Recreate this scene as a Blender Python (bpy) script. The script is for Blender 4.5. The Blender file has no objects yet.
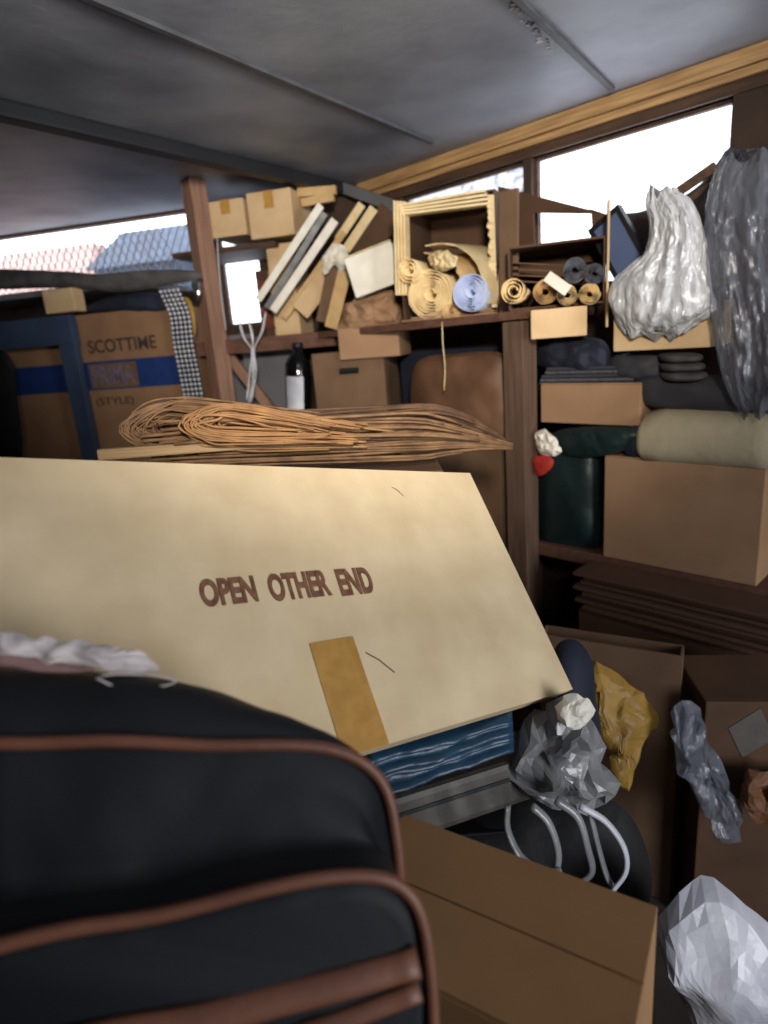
import bpy, bmesh, math, random
from mathutils import Vector, Matrix, noise
random.seed(7)
col = bpy.context.scene.collection
SC = bpy.context.scene
V3 = Vector

# ------------------------------------------------------------------ camera
F = 620.0
PIT, ROL = math.radians(15.4), math.radians(4.6)
CAM = V3((0, 0, 1.65))
fw = V3((0, math.cos(PIT), -math.sin(PIT)))
r0 = V3((1, 0, 0)); u0 = r0.cross(fw)
rt = math.cos(ROL) * r0 - math.sin(ROL) * u0
up = math.sin(ROL) * r0 + math.cos(ROL) * u0
cd = bpy.data.cameras.new('camera'); cam = bpy.data.objects.new('camera', cd); col.objects.link(cam)
cam.matrix_world = Matrix(((rt.x, up.x, -fw.x, CAM.x), (rt.y, up.y, -fw.y, CAM.y), (rt.z, up.z, -fw.z, CAM.z), (0, 0, 0, 1)))
cd.sensor_fit = 'AUTO'; cd.sensor_width = 36; cd.lens = F / 1024 * 36
cd.clip_start = 0.02
cd.dof.use_dof = True; cd.dof.focus_distance = 1.25; cd.dof.aperture_fstop = 2.2
SC.camera = cam

# ------------------------------------------------------------------ measuring helpers: sight line meets a plane of the room
def ray(px, py): return fw + (px - 384) / F * rt + (512 - py) / F * up
def D(px, py, d): return CAM + d * ray(px, py)
def hit(px, py, p, n):
    v = ray(px, py); return CAM + v * (n.dot(p - CAM) / n.dot(v))
def HZ(z): return lambda px, py: hit(px, py, V3((0, 0, z)), V3((0, 0, 1)))
WR = V3((0.683, -0.731, 0)).normalized(); NR = V3((WR.y, -WR.x, 0)); BR_ = V3((0, 3.6, 0))      # right-hand wall
WL = V3((1.256, -.333, 0)).normalized(); NL = V3((WL.y, -WL.x, 0)); BL_ = V3((-.942, 3.807, 0))  # left-hand wall
def S(o): return lambda px, py: hit(px, py, BR_ + NR * o, NR)
def L(o): return lambda px, py: hit(px, py, BL_ + NL * o, NL)
def DD(d, kx=0, x0=384, ky=0, y0=512): return lambda px, py: D(px, py, d + kx * (px - x0) + ky * (py - y0))

# ------------------------------------------------------------------ materials
def lin(c):
    return tuple(((x / 255) / 12.92 if x / 255 <= .04045 else ((x / 255 + .055) / 1.055) ** 2.4) for x in c)
def new_mat(name):
    m = bpy.data.materials.new(name); m.use_nodes = True
    nt = m.node_tree; b = nt.nodes['Principled BSDF']; return m, nt, b
def mat(name, c, c2=None, rough=.8, scale=6, bump=0.0, bscale=40, stretch=(1, 1, 1), metal=0, spec=.5, detail=6, sub=None, alpha=1, trans=0, sheen=0):
    m, nt, b = new_mat(name)
    c2 = c2 or tuple(x * .75 for x in c)
    tc = nt.nodes.new('ShaderNodeTexCoord'); mp = nt.nodes.new('ShaderNodeMapping')
    mp.inputs['Scale'].default_value = stretch
    nt.links.new(tc.outputs['Object'], mp.inputs['Vector'])
    n = nt.nodes.new('ShaderNodeTexNoise'); n.inputs['Scale'].default_value = scale; n.inputs['Detail'].default_value = detail
    nt.links.new(mp.outputs['Vector'], n.inputs['Vector'])
    r = nt.nodes.new('ShaderNodeValToRGB')
    r.color_ramp.elements[0].position = .3; r.color_ramp.elements[1].position = .7
    r.color_ramp.elements[0].color = (*lin(c2), 1); r.color_ramp.elements[1].color = (*lin(c), 1)
    nt.links.new(n.outputs['Fac'], r.inputs['Fac']); nt.links.new(r.outputs['Color'], b.inputs['Base Color'])
    b.inputs['Roughness'].default_value = rough; b.inputs['Metallic'].default_value = metal
    b.inputs['Specular IOR Level'].default_value = spec
    b.inputs['Alpha'].default_value = alpha; b.inputs['Transmission Weight'].default_value = trans
    if sheen: b.inputs['Sheen Weight'].default_value = sheen
    if bump:
        n2 = nt.nodes.new('ShaderNodeTexNoise'); n2.inputs['Scale'].default_value = bscale; n2.inputs['Detail'].default_value = 4
        nt.links.new(mp.outputs['Vector'], n2.inputs['Vector'])
        bp = nt.nodes.new('ShaderNodeBump'); bp.inputs['Strength'].default_value = bump; bp.inputs['Distance'].default_value = .01
        nt.links.new(n2.outputs['Fac'], bp.inputs['Height']); nt.links.new(bp.outputs['Normal'], b.inputs['Normal'])
    return m
def emis(name, c, s, c2=None, scale=9, stretch=(1, 1, 1)):
    m, nt, b = new_mat(name)
    tc = nt.nodes.new('ShaderNodeTexCoord'); mp = nt.nodes.new('ShaderNodeMapping'); mp.inputs['Scale'].default_value = stretch
    n = nt.nodes.new('ShaderNodeTexNoise'); n.inputs['Scale'].default_value = scale; n.inputs['Detail'].default_value = 5
    r = nt.nodes.new('ShaderNodeValToRGB'); r.color_ramp.elements[0].position = .35; r.color_ramp.elements[1].position = .6
    r.color_ramp.elements[0].color = (*lin(c2 or c), 1); r.color_ramp.elements[1].color = (*lin(c), 1)
    nt.links.new(tc.outputs['Object'], mp.inputs['Vector']); nt.links.new(mp.outputs['Vector'], n.inputs['Vector'])
    nt.links.new(n.outputs['Fac'], r.inputs['Fac']); nt.links.new(r.outputs['Color'], b.inputs['Emission Color'])
    b.inputs['Base Color'].default_value = (.6, .6, .6, 1); b.inputs['Emission Strength'].default_value = s
    b.inputs['Roughness'].default_value = .6
    return m
M = {}
M['carton'] = mat('pale_kraft', (230, 208, 170), (208, 184, 144), .85, 8, .3, 9)
M['kraft'] = mat('kraft', (170, 134, 102), (150, 116, 86), .85, 5, .12, 12)
M['kraft_light'] = mat('kraft_light', (220, 190, 150), (198, 166, 124), .85, 7, .15, 14)
M['kraft_dark'] = mat('kraft_dark', (122, 94, 70), (98, 74, 54), .85, 6, .12, 12)
M['kraft_mid'] = mat('kraft_mid', (152, 116, 86), (132, 98, 72), .85, 6, .12, 12)
M['kraft_deep'] = mat('kraft_deep', (92, 64, 44), (72, 50, 34), .85, 6, .12, 12)
M['kraft_foot'] = mat('kraft_foot', (156, 118, 78), (136, 100, 64), .8, 4, .1, 12)
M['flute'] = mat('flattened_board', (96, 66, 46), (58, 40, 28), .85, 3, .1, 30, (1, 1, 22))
M['tape'] = mat('amber_tape', (196, 150, 80), (172, 126, 58), .4, 30, .2, 60)
M['stamp'] = mat('brown_ink', (106, 66, 48), (140, 100, 74), .9, 60)
M['blueband'] = mat('blue_print', (24, 56, 122), (18, 44, 100), .7, 20)
M['ink'] = mat('dark_ink', (58, 46, 46), (78, 60, 54), .9, 60)
M['ink_pale'] = mat('pale_ink', (120, 110, 130), (96, 88, 110), .9, 60)
M['ceil'] = mat('ceiling_board', (166, 170, 180), (112, 116, 128), .5, 2.6, .12, 30, (1, 1, 1), detail=8)
M['seam'] = mat('seam', (84, 86, 92), (66, 68, 72), .6, 12)
M['darkmetal'] = mat('dark_beam', (30, 33, 38), (22, 24, 28), .6, 6)
M['wood'] = mat('light_wood', (196, 158, 108), (140, 104, 66), .6, 3, .15, 10, (1.4, 26, 26))
M['wood_y'] = mat('lath_wood', (196, 162, 116), (150, 118, 80), .6, 3, .15, 10, (26, 1.4, 26))
M['wood2'] = mat('dark_wood', (88, 62, 44), (58, 40, 28), .7, 3, .15, 10, (1.5, 18, 18))
M['wallw'] = mat('wall_board', (74, 56, 44), (48, 36, 28), .9, 4, .2, 10)
M['post2'] = mat('brown_wood', (104, 80, 64), (78, 58, 46), .75, 3, .15, 10, (16, 16, 1.4))
M['post'] = mat('red_wood', (158, 120, 100), (122, 90, 74), .7, 3, .15, 10, (16, 16, 1.4))
M['rail'] = mat('red_rail', (112, 76, 60), (84, 56, 44), .7, 3, .15, 10, (1.6, 16, 16))
M['floor'] = mat('concrete', (66, 58, 52), (44, 38, 34), .9, 5, .1, 20)
M['bag'] = mat('black_fabric', (22, 25, 29), (16, 18, 22), .65, 5, .08, 300, spec=.3)
M['leather'] = mat('brown_leather', (118, 74, 54), (96, 58, 42), .5, 12, .1, 60)
M['reed'] = mat('reed_brown', (150, 114, 78), (100, 72, 48), .7, 20)
M['reed_l'] = mat('reed_gold', (178, 132, 84), (136, 96, 58), .65, 20)
M['reed_d'] = mat('reed_dark', (104, 74, 50), (66, 46, 32), .7, 20)
M['bluetarp'] = mat('blue_tarp', (34, 74, 100), (24, 54, 78), .4, 8, .2, 30)
M['greycase'] = mat('grey_vinyl', (98, 92, 86), (80, 76, 72), .55, 8, .15, 60)
M['greyplastic'] = mat('grey_plastic', (150, 150, 150), (96, 98, 102), .28, 9, .3, 25)
M['whitepl'] = mat('white_plastic', (214, 214, 220), (170, 172, 184), .35, 8, .3, 22)
M['whitecloth'] = mat('white_cloth', (222, 214, 212), (190, 178, 176), .8, 10, .3, 40)
M['pink'] = mat('pink_cloth', (150, 116, 112), (122, 92, 90), .8, 10)
M['blackpl'] = mat('black_plastic', (12, 13, 15), (7, 8, 9), .7, 10, .4, 20)
M['navy'] = mat('navy_cloth', (30, 38, 58), (18, 22, 34), .75, 10, .3, 26)
M['green'] = mat('green_bag', (26, 46, 46), (18, 30, 32), .45, 6, .3, 20)
M['yellow'] = mat('mustard', (176, 138, 62), (138, 104, 42), .55, 8, .2, 24)
M['red'] = mat('red_cloth', (186, 52, 40), (150, 36, 30), .7, 12)
M['beige'] = mat('beige_foam', (176, 164, 138), (156, 144, 118), .85, 6, .2, 30)
M['greycloth'] = mat('grey_cloth', (92, 90, 90), (62, 60, 62), .85, 12, .3, 40)
M['slate'] = mat('slate_cloth', (66, 66, 72), (46, 46, 52), .8, 4, .3, 26)
M['greyboard'] = mat('grey_board', (122, 122, 128), (100, 100, 106), .6, 3, .05, 20)
M['bluesteel'] = mat('blue_steel', (62, 80, 106), (46, 60, 84), .5, 5)
M['paper'] = mat('cream_paper', (236, 216, 172), (214, 188, 140), .75, 16, .15, 40)
M['paperw'] = mat('white_paper', (240, 236, 226), (220, 212, 196), .75, 10, .15, 30)
M['paperb'] = mat('blue_paper', (206, 216, 240), (172, 184, 218), .7, 14)
M['paperg'] = mat('grey_roll', (126, 130, 142), (60, 64, 76), .5, 30)
M['papert'] = mat('tan_paper', (216, 184, 134), (188, 152, 104), .8, 12, .15, 30)
M['brownbag'] = mat('brown_sack', (122, 88, 64), (94, 66, 48), .6, 5, .25, 14)
M['brownbag_d'] = mat('pane_mask_brown', (62, 48, 40), (40, 30, 26), .8, 6, .2, 20)
M['panel'] = mat('blue_panel', (92, 106, 140), (74, 88, 120), .35, 3)
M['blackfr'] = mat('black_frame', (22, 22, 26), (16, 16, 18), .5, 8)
M['rust'] = mat('rust_cloth_cover', (128, 66, 44), (96, 48, 34), .7, 14)
M['bottle'] = mat('black_gloss', (14, 15, 18), (10, 10, 12), .08, 8)
M['silver'] = mat('silver', (200, 204, 210), (150, 154, 162), .18, 30, metal=.9)
M['amber'] = mat('amber_cloth', (122, 78, 42), (90, 56, 30), .6, 10, .2, 30)
M['wire'] = mat('wire', (120, 100, 96), (90, 76, 74), .4, 20)
M['lattice'] = mat('pink_brick', (216, 186, 176), (176, 138, 130), .9, 30)
M['roofdark'] = mat('dark_blue_roof', (60, 78, 102), (30, 40, 56), .6, 14)
M['hedge'] = mat('hedge', (60, 66, 50), (36, 42, 32), .9, 20)
M['pane'] = emis('frosted_daylight', (242, 246, 255), 3.0, (206, 218, 244), 7, (1, 1, 3))
M['pane1'] = emis('frosted_daylight_dim', (236, 242, 255), 1.25, (110, 124, 156), 26, (1, 1, 1.6))
def clear_plastic(name, c, alpha):
    m, nt, b = new_mat(name)
    b.inputs['Base Color'].default_value = (*lin(c), 1); b.inputs['Roughness'].default_value = .12
    b.inputs['Specular IOR Level'].default_value = .9
    tc = nt.nodes.new('ShaderNodeTexCoord')
    n = nt.nodes.new('ShaderNodeTexNoise'); n.inputs['Scale'].default_value = 22; n.inputs['Detail'].default_value = 5
    mp = nt.nodes.new('ShaderNodeMapping'); mp.inputs['Scale'].default_value = (2.2, 2.2, .8); nt.links.new(tc.outputs['Object'], mp.inputs['Vector']); nt.links.new(mp.outputs['Vector'], n.inputs['Vector'])
    bp = nt.nodes.new('ShaderNodeBump'); bp.inputs['Strength'].default_value = .8; bp.inputs['Distance'].default_value = .014
    nt.links.new(n.outputs['Fac'], bp.inputs['Height']); nt.links.new(bp.outputs['Normal'], b.inputs['Normal'])
    b.inputs['Alpha'].default_value = alpha
    return m
M['clear'] = clear_plastic('clear_plastic', (112, 116, 128), .55)
M['milky'] = clear_plastic('milky_plastic', (206, 208, 214), .88)

# ------------------------------------------------------------------ object helpers
def tag(o, label, cat, group=None, kind=None):
    if label: o['label'] = label
    if cat: o['category'] = cat
    if group: o['group'] = group
    if kind: o['kind'] = kind
    return o
def link(name, verts, faces, m, parent=None, smooth=False, loc=None):
    me = bpy.data.meshes.new(name)
    if loc is not None: verts = [V3(v) - loc for v in verts]
    me.from_pydata([tuple(v) for v in verts], [], faces); me.update()
    bm = bmesh.new(); bm.from_mesh(me); bmesh.ops.recalc_face_normals(bm, faces=bm.faces); bm.to_mesh(me); bm.free()
    me.materials.append(m)
    if smooth: me.shade_smooth()
    o = bpy.data.objects.new(name, me); col.objects.link(o)
    if loc is not None: o.location = loc
    if parent: o.parent = parent
    return o
def empty(name, mtx, label, cat, group=None):
    o = bpy.data.objects.new(name, None); col.objects.link(o); o.matrix_world = mtx
    o.empty_display_size = .05
    return tag(o, label, cat, group)
def frame(o, X, Y, Z):
    return Matrix(((X.x, Y.x, Z.x, o.x), (X.y, Y.y, Z.y, o.y), (X.z, Y.z, Z.z, o.z), (0, 0, 0, 1)))
class MB:
    def __init__(s): s.v = []; s.f = []
    def add(s, v, f):
        n = len(s.v); s.v += [V3(a) for a in v]; s.f += [tuple(i + n for i in q) for q in f]; return s
    def box(s, a, b, m=None, bev=0.0):
        bm = bmesh.new(); bmesh.ops.create_cube(bm, size=1)
        a, b = V3(a), V3(b); c = (a + b) / 2; d = b - a
        for v in bm.verts: v.co = V3((v.co.x * d.x, v.co.y * d.y, v.co.z * d.z)) + c
        if bev: bmesh.ops.bevel(bm, geom=list(bm.edges), offset=bev, segments=2, affect='EDGES', profile=.6)
        bm.verts.index_update()
        s.add([(m @ v.co) if m else v.co.copy() for v in bm.verts], [[v.index for v in f.verts] for f in bm.faces]); bm.free(); return s
    def tube(s, pts, r, n=6, closed=False, flat=1.0):
        pts = [V3(p) for p in pts]; R = r if isinstance(r, (list, tuple)) else [r] * len(pts)
        rings = []; prev = None
        for i, p in enumerate(pts):
            t = (pts[(i + 1) % len(pts)] - pts[i - 1]) if closed else (pts[min(i + 1, len(pts) - 1)] - pts[max(i - 1, 0)])
            t.normalize()
            if prev is None: prev = t.orthogonal().normalized()
            a = (prev - t * prev.dot(t))
            a = a.normalized() if a.length > 1e-6 else t.orthogonal().normalized()
            prev = a; b = t.cross(a)
            rings.append([p + R[i] * (a * math.cos(2 * math.pi * k / n) + b * flat * math.sin(2 * math.pi * k / n)) for k in range(n)])
        s.loft(rings, closed); return s
    def loft(s, rings, closed=False, cap=True):
        n = len(rings[0]); base = len(s.v)
        for q in rings: s.v += [V3(p) for p in q]
        m = len(rings)
        for i in range(m if closed else m - 1):
            a, b = base + i * n, base + ((i + 1) % m) * n
            for k in range(n): s.f.append((a + k, a + (k + 1) % n, b + (k + 1) % n, b + k))
        if not closed and cap:
            s.f.append(tuple(base + k for k in range(n))[::-1]); s.f.append(tuple(base + (m - 1) * n + k for k in range(n)))
        return s
    def obj(s, name, m, parent=None, smooth=False, loc=None): return link(name, s.v, s.f, m, parent, smooth, loc)

def spline(pts, n, closed=False):
    pts = [V3(p) for p in pts]; N = len(pts); out = []
    segs = N if closed else N - 1
    dense = []
    for i in range(segs):
        p1, p2 = pts[i], pts[(i + 1) % N]
        p0 = pts[i - 1] if (closed or i > 0) else p1 * 2 - p2
        p3 = pts[(i + 2) % N] if (closed or i + 2 < N) else p2 * 2 - p1
        for k in range(16):
            t = k / 16
            dense.append(.5 * ((2 * p1) + (p2 - p0) * t + (2 * p0 - 5 * p1 + 4 * p2 - p3) * t * t + (3 * p1 - p0 - 3 * p2 + p3) * t ** 3))
    dense.append(pts[0].copy() if closed else pts[-1].copy())
    acc = [0]
    for a, b in zip(dense, dense[1:]): acc.append(acc[-1] + (b - a).length)
    tot = acc[-1]; j = 0
    cnt = n if closed else n - 1
    for i in range(n):
        s = tot * i / cnt
        while j < len(acc) - 2 and acc[j + 1] < s: j += 1
        d = acc[j + 1] - acc[j]
        out.append(dense[j].lerp(dense[j + 1], (s - acc[j]) / d if d > 0 else 0))
    return out
def px3(pts): return [V3((x, y, 0)) for x, y in pts]

def box_at(where, bl, br, tl, tilt=False):
    """front face of an upright box from three of its corners: base matrix (front bottom middle), width, height"""
    p1, p2, p3 = where(*bl), where(*br), where(*tl)
    if tilt:
        X = (p2 - p1); w = X.length; X.normalize(); Z = p3 - p1; Z = (Z - X * Z.dot(X)); h = Z.length; Z.normalize(); o = (p1 + p2) / 2
    else:
        z = (p1.z + p2.z) / 2; X = p2 - p1; X.z = 0; w = X.length; X.normalize(); Z = V3((0, 0, 1)); h = p3.z - p1.z
        o = (p1 + p2) / 2; o.z = z
    return frame(o, X, Z.cross(X), Z), w, h
def carton(label, where, bl, br, tl, depth, m, cat='box', group=None, tilt=False, tape=True, name='carton', flaps=0, bev=.004, zbase=None, handle=False):
    mt, w, h = box_at(where, bl, br, tl, tilt)
    if zbase is not None: h += mt[2][3] - zbase; mt[2][3] = zbase
    root = empty(name, mt, label, cat, group)
    bd = MB().box((-w / 2, 0, 0), (w / 2, depth, h), None, bev).obj('body', m, root)
    if flaps:
        # closed top flaps meeting in the middle
        for sgn in (-1, 1):
            f = MB(); f.box((min(0.002 * sgn, sgn * w / 2), .003, h + .0005), (max(0.002 * sgn, sgn * w / 2), depth - .003, h + .005), None, .001)
            f.obj('flap', m, root)
    if tape:
        MB().box((-.024, -.0012, h * .62), (.024, .0006, h + .0008), None).obj('tape', M['tape'], bd)
        
    if handle:
        q = MB(); q.tube([(-.045 + w * .02, -.0015, h * .72), (.045 + w * .02, -.0015, h * .72)], .014, 8); q.obj('hole_dark', M['blackfr'], bd)  # black bar stands in for the dark inside of the hole
    return root, w, h
def open_carton(label, where, bl, br, tl, depth, m, inner=None, group=None, t=.007, zbase=None, name='open_carton'):
    """carton lying on its side with its mouth towards the room"""
    mt, w, h = box_at(where, bl, br, tl)
    if zbase is not None: h += mt[2][3] - zbase; mt[2][3] = zbase
    root = empty(name, mt, label, 'box', group)
    b = MB()
    b.box((-w / 2, 0, 0), (w / 2, depth, t)); b.box((-w / 2, 0, h - t), (w / 2, depth, h))
    b.box((-w / 2, 0, t), (-w / 2 + t, depth, h - t)); b.box((w / 2 - t, 0, t), (w / 2, depth, h - t))
    b.box((-w / 2 + t, depth - t, t), (w / 2 - t, depth, h - t))
    b.obj('body', m, root)
    return root, w, h, mt
def puff(name, outline, where, thick, m, amp=.01, freq=9, seed=0, nr=11, ns=72, label=None, cat=None, group=None, parent=None, flat=.5, back=.5, ridge=True, kind=None, nrm=None, crisp=True, vert=1):
    """a soft closed body (bag, cloth, cushion) with real thickness behind a given outline"""
    pts = spline(px3(outline), ns, True)
    cx = sum(p.x for p in pts) / ns; cy = sum(p.y for p in pts) / ns
    c0 = where(cx, cy); n = nrm or V3((CAM.x - c0.x, CAM.y - c0.y, 0)).normalized()
    off = V3((seed * 3.7, seed * 1.3, seed * 2.1))
    rg = random.Random(seed * 17 + 5); fd = []
    for k in range(9):
        d_ = V3((rg.gauss(0, 1), rg.gauss(0, 1), rg.gauss(0, 1) * vert)).normalized(); fd.append((d_, freq * rg.uniform(.45, 1.5) * 1.4, rg.random(), rg.uniform(.5, 1)))
    def fold(p):
        t = 0
        for d_, q_, o_, a_ in fd:
            x = (d_.dot(p) * q_ + o_ + .35 * noise.noise(p * freq * .6 + d_ * 5)) % 1.0
            t += a_ * (abs(x - .5) * 4 - 1) / (q_ / freq)
        return t / 5
    def dis(p, e):
        if crisp: 
            q = p * freq + off
            if crisp == 'facet': return p + n * amp * e * (noise.noise(q * 1.7) * 1.3 + fold(p) * .5) + noise.noise_vector(q * 2.1) * amp * .7
            return p + n * amp * (fold(p) * 1.1 + .3 * noise.noise(q)) * e + noise.noise_vector(q * 1.2) * amp * .4 * (.4 + .6 * e)
        q = p * freq + off
        a = noise.noise(q); b = noise.noise(q * 2.3)
        if ridge: a = 1 - 2 * abs(a); b = 1 - 2 * abs(b)
        v = noise.noise_vector(q * 1.2)
        return p + n * amp * (a * .8 + b * .5) * e + v * amp * .55 * (.35 + .65 * e)
    vs = []; fs = []
    for side in (1, -1):
        base = len(vs)
        vs.append(dis(c0 + n * thick * (1 if side > 0 else -back), 1))
        for i in range(1, nr + 1):
            s = i / nr
            hgt = thick * (1 - s ** (2 / flat * .5 if flat else 2)) ** .5 if False else thick * max(0, 1 - s ** (1.0 / flat * 1.25)) ** .5
            for p in pts:
                x, y = cx + s * (p.x - cx), cy + s * (p.y - cy)
                q = where(x, y)
                e = 1.0 if s < .99 else .8
                vs.append(dis(q + n * hgt * (1 if side > 0 else -back), e))
        if side > 0: rim = base
        for k in range(ns):
            fs.append((base, base + 1 + k, base + 1 + (k + 1) % ns))
        for i in range(nr - 1):
            a = base + 1 + i * ns; b = a + ns
            for k in range(ns): fs.append((a + k, b + k, b + (k + 1) % ns, a + (k + 1) % ns))
    # front and back share the rim
    half = len(vs) // 2
    r1 = 1 + (nr - 1) * ns
    remap = {half + r1 + k: r1 + k for k in range(ns)}
    fs = [tuple(remap.get(i, i) for i in f) for f in fs]
    used = sorted({i for f in fs for i in f}); ix = {i: k for k, i in enumerate(used)}
    vs = [vs[i] for i in used]; fs = [tuple(ix[i] for i in f) for f in fs]
    zmin = min(v.z for v in vs)
    loc = V3((c0.x, c0.y, zmin)) if parent is None else None
    o = link(name, vs, fs, m, parent, True, loc)
    if crisp == 'facet': o.data.shade_flat()
    elif crisp: o.data.set_sharp_from_angle(angle=math.radians(24))
    if label: tag(o, label, cat, group, kind)
    return o
def drape(name, label, cat, rows, where, depth, m, k=9, fold=.16, seed=0, nz=70, ns=150, parent=None):
    """a hanging gathered bag: closed cross-sections with running folds; rows = (y, left x, right x)"""
    ys = [q[0] for q in rows]; rings = []
    A = spline([V3((q[1], q[0], 0)) for q in rows], nz); Bq = spline([V3((q[2], q[0], 0)) for q in rows], nz)
    for i in range(nz):
        t = i / (nz - 1); a, b = where(A[i].x, A[i].y), where(Bq[i].x, Bq[i].y); c = (a + b) / 2; X = (b - a) / 2
        n = V3((CAM.x - c.x, CAM.y - c.y, 0)).normalized(); e = min(1, .25 + 3 * t, .3 + 4 * (1 - t)); ring = []
        for j in range(ns):
            th = 2 * math.pi * j / ns; v = V3((math.cos(th), math.sin(th), 0))
            q = v * 1.3 + V3((seed, seed * 2, t * 1.6))
            ph = 3.0 * noise.noise(V3((seed, t * 2.2, 1))) + 2.2 * noise.noise(q)
            w = abs(math.sin(th * k / 2 + ph)) - .6 + .7 * abs(noise.noise(V3((v.x * 4, v.y * 4, t * 9 + seed)))) + .5 * noise.noise(V3((v.x * 9, v.y * 9, t * 17 + seed)))
            f = 1 + fold * w * 1.3
            z = .02 * noise.noise(V3((v.x * 2.5, v.y * 2.5, t * 4 + seed))) * (1 if .03 < t < .97 else 2)
            ring.append(c + X * math.cos(th) * (1 + fold * .35 * w) + n * depth * e * math.sin(th) * f + V3((0, 0, z)))
        rings.append(ring)
    o = MB().loft(rings).obj(name, m, parent, True, min((r_[0] for r_ in rings), key=lambda p: p.z))
    o.data.set_sharp_from_angle(angle=math.radians(35)); return tag(o, label, cat)
def folded(name, label, cat, lt, lb, rt, rb_, where, layers, depth, m, seed=0, group=None):
    """a sheet folded into layers, its rounded folds towards the room"""
    rings = []; n = 26
    for i in range(n):
        t = i / (n - 1); top = where(lt[0] + (rt[0] - lt[0]) * t, lt[1] + (rt[1] - lt[1]) * t); bot = where(lb[0] + (rb_[0] - lb[0]) * t, lb[1] + (rb_[1] - lb[1]) * t)
        n_ = V3((CAM.x - top.x, CAM.y - top.y, 0)).normalized(); H = top - bot; ring = []
        for k in range(layers):
            for a in range(5):
                u = (k + (.04 + .92 * a / 4)) / layers; bulge = math.sin(math.pi * (.04 + .92 * a / 4))
                ww = .012 * noise.noise(V3((t * 3 + k * 4, seed, k))) + .006 * noise.noise(V3((t * 9, seed + k, a * .2)))
                ring.append(bot + H * (u + .06 * noise.noise(V3((t * 4, k * 2, seed)))) + n_ * (.012 * bulge - .012 * (k % 2) + ww))
        ring += [top - n_ * depth, bot - n_ * depth]
        rings.append(ring)
    return tag(MB().loft(rings).obj(name, m, None, True, rings[0][0]), label, cat, group)
def roll(label, c, where, R, length, m, turns=5, axis=None, inner=.25, group='paper rolls', name='paper_roll', squash=1.0, sag=0):
    """a rolled sheet: one spiral ribbon running back along the axis"""
    o = where(*c); ax = (axis or -NR).normalized()
    X = V3((ax.y, -ax.x, 0)).normalized(); Z = X.cross(ax)
    if Z.z < 0: Z = -Z
    n = int(turns * 20); th = R * .03; rows = []
    for i in range(n + 1):
        t = i / n; a = 2 * math.pi * turns * t; r = R * (inner + (1 - inner) * t)
        r *= 1 + .09 * noise.noise(V3((math.cos(a) * 1.5, math.sin(a) * 1.5, t * 3 + c[0])))
        rows.append((a, r))
    mb = MB(); rings = []
    for a, r in rows:
        q = X * math.cos(a) + Z * math.sin(a) * squash
        j = .012 * noise.noise(V3((a * .9, c[0], 0)))
        rings.append([o + q * r + ax * j, o + q * (r + th) + ax * j, o + q * (r + th) + ax * length, o + q * r + ax * length])
    mb.loft(rings)
    b = o - Z * R
    return tag(mb.obj(name, m, None, True, V3((b.x, b.y, b.z))), label, 'paper roll', group)
def plank(name, label, cat, a, b, wpx, where, thick, m, group=None, parent=None, face=None, kind=None, ext=0):
    """a board, slat or sheet running from pixel a to pixel b of a plane"""
    p, q = where(*a), where(*b)
    Y = (q - p); ln = Y.length; Y.normalize(); p = p - Y * ext; ln += 2 * ext
    n = face or V3((CAM.x - p.x, CAM.y - p.y, 0)).normalized()
    n = (n - Y * n.dot(Y)).normalized(); X = Y.cross(n)
    d = (p - CAM).dot(fw); w = wpx * d / F
    mb = MB().box((-w / 2, 0, -thick / 2), (w / 2, ln, thick / 2), None, min(.003, thick * .2))
    o = mb.obj(name, m, parent)
    o.matrix_world = frame(p, X, Y, n)
    if label: tag(o, label, cat, group, kind)
    return o
def bar(mb, p, q, w, h, z=V3((0, 0, 1)), bev=.003):
    Y = (q - p); ln = Y.length; Y.normalize(); X = Y.cross(z).normalized(); Z = X.cross(Y)
    mb.box((-w / 2, 0, -h / 2), (w / 2, ln, h / 2), frame(p, X, Y, Z), bev); return mb
def struct(o): o['kind'] = 'structure'; return o
def text_mesh(body, size, bold=0.0):
    cu = bpy.data.curves.new('text', 'FONT'); cu.body = body; cu.size = size; cu.offset = bold; cu.extrude = .0004
    cu.align_x = 'LEFT'; to = bpy.data.objects.new('text', cu); col.objects.link(to)
    dg = bpy.context.evaluated_depsgraph_get(); me = bpy.data.meshes.new_from_object(to.evaluated_get(dg))
    bpy.data.objects.remove(to); return me
def put_text(name, body, m, parent, x0, x1, z0, z1, y, bold=0.0):
    me = text_mesh(body, 1, bold)
    xs = [v.co.x for v in me.vertices]; ys = [v.co.y for v in me.vertices]
    ax, bx, ay, by = min(xs), max(xs), min(ys), max(ys)
    for v in me.vertices:
        X = x0 + (v.co.x - ax) / (bx - ax) * (x1 - x0); Z = z0 + (v.co.y - ay) / (by - ay) * (z1 - z0)
        v.co = (X, y - .0012 * (v.co.z > 0), Z)
    me.materials.clear(); me.materials.append(m); me.name = name
    o = bpy.data.objects.new(name, me); col.objects.link(o); o.parent = parent; return o

#==================================================================== THE SETTING
CZ = 2.45
RM = [(-3.6, 4.512), (0, 3.6), (2.7, .71), (2.7, -2.2), (-3.6, -2.2)]
def slab(name, z0, z1, m):
    n = len(RM); g = [(x * 1.02, y * 1.02) for x, y in RM]
    v = [V3((x, y, z0)) for x, y in g] + [V3((x, y, z1)) for x, y in g]
    f = [tuple(range(n)), tuple(range(n, 2 * n))] + [(i, (i + 1) % n, n + (i + 1) % n, n + i) for i in range(n)]
    return struct(link(name, v, f, m))
slab('floor', -.1, 0, M['floor']); slab('ceiling', CZ, CZ + .08, M['ceil'])
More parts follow.
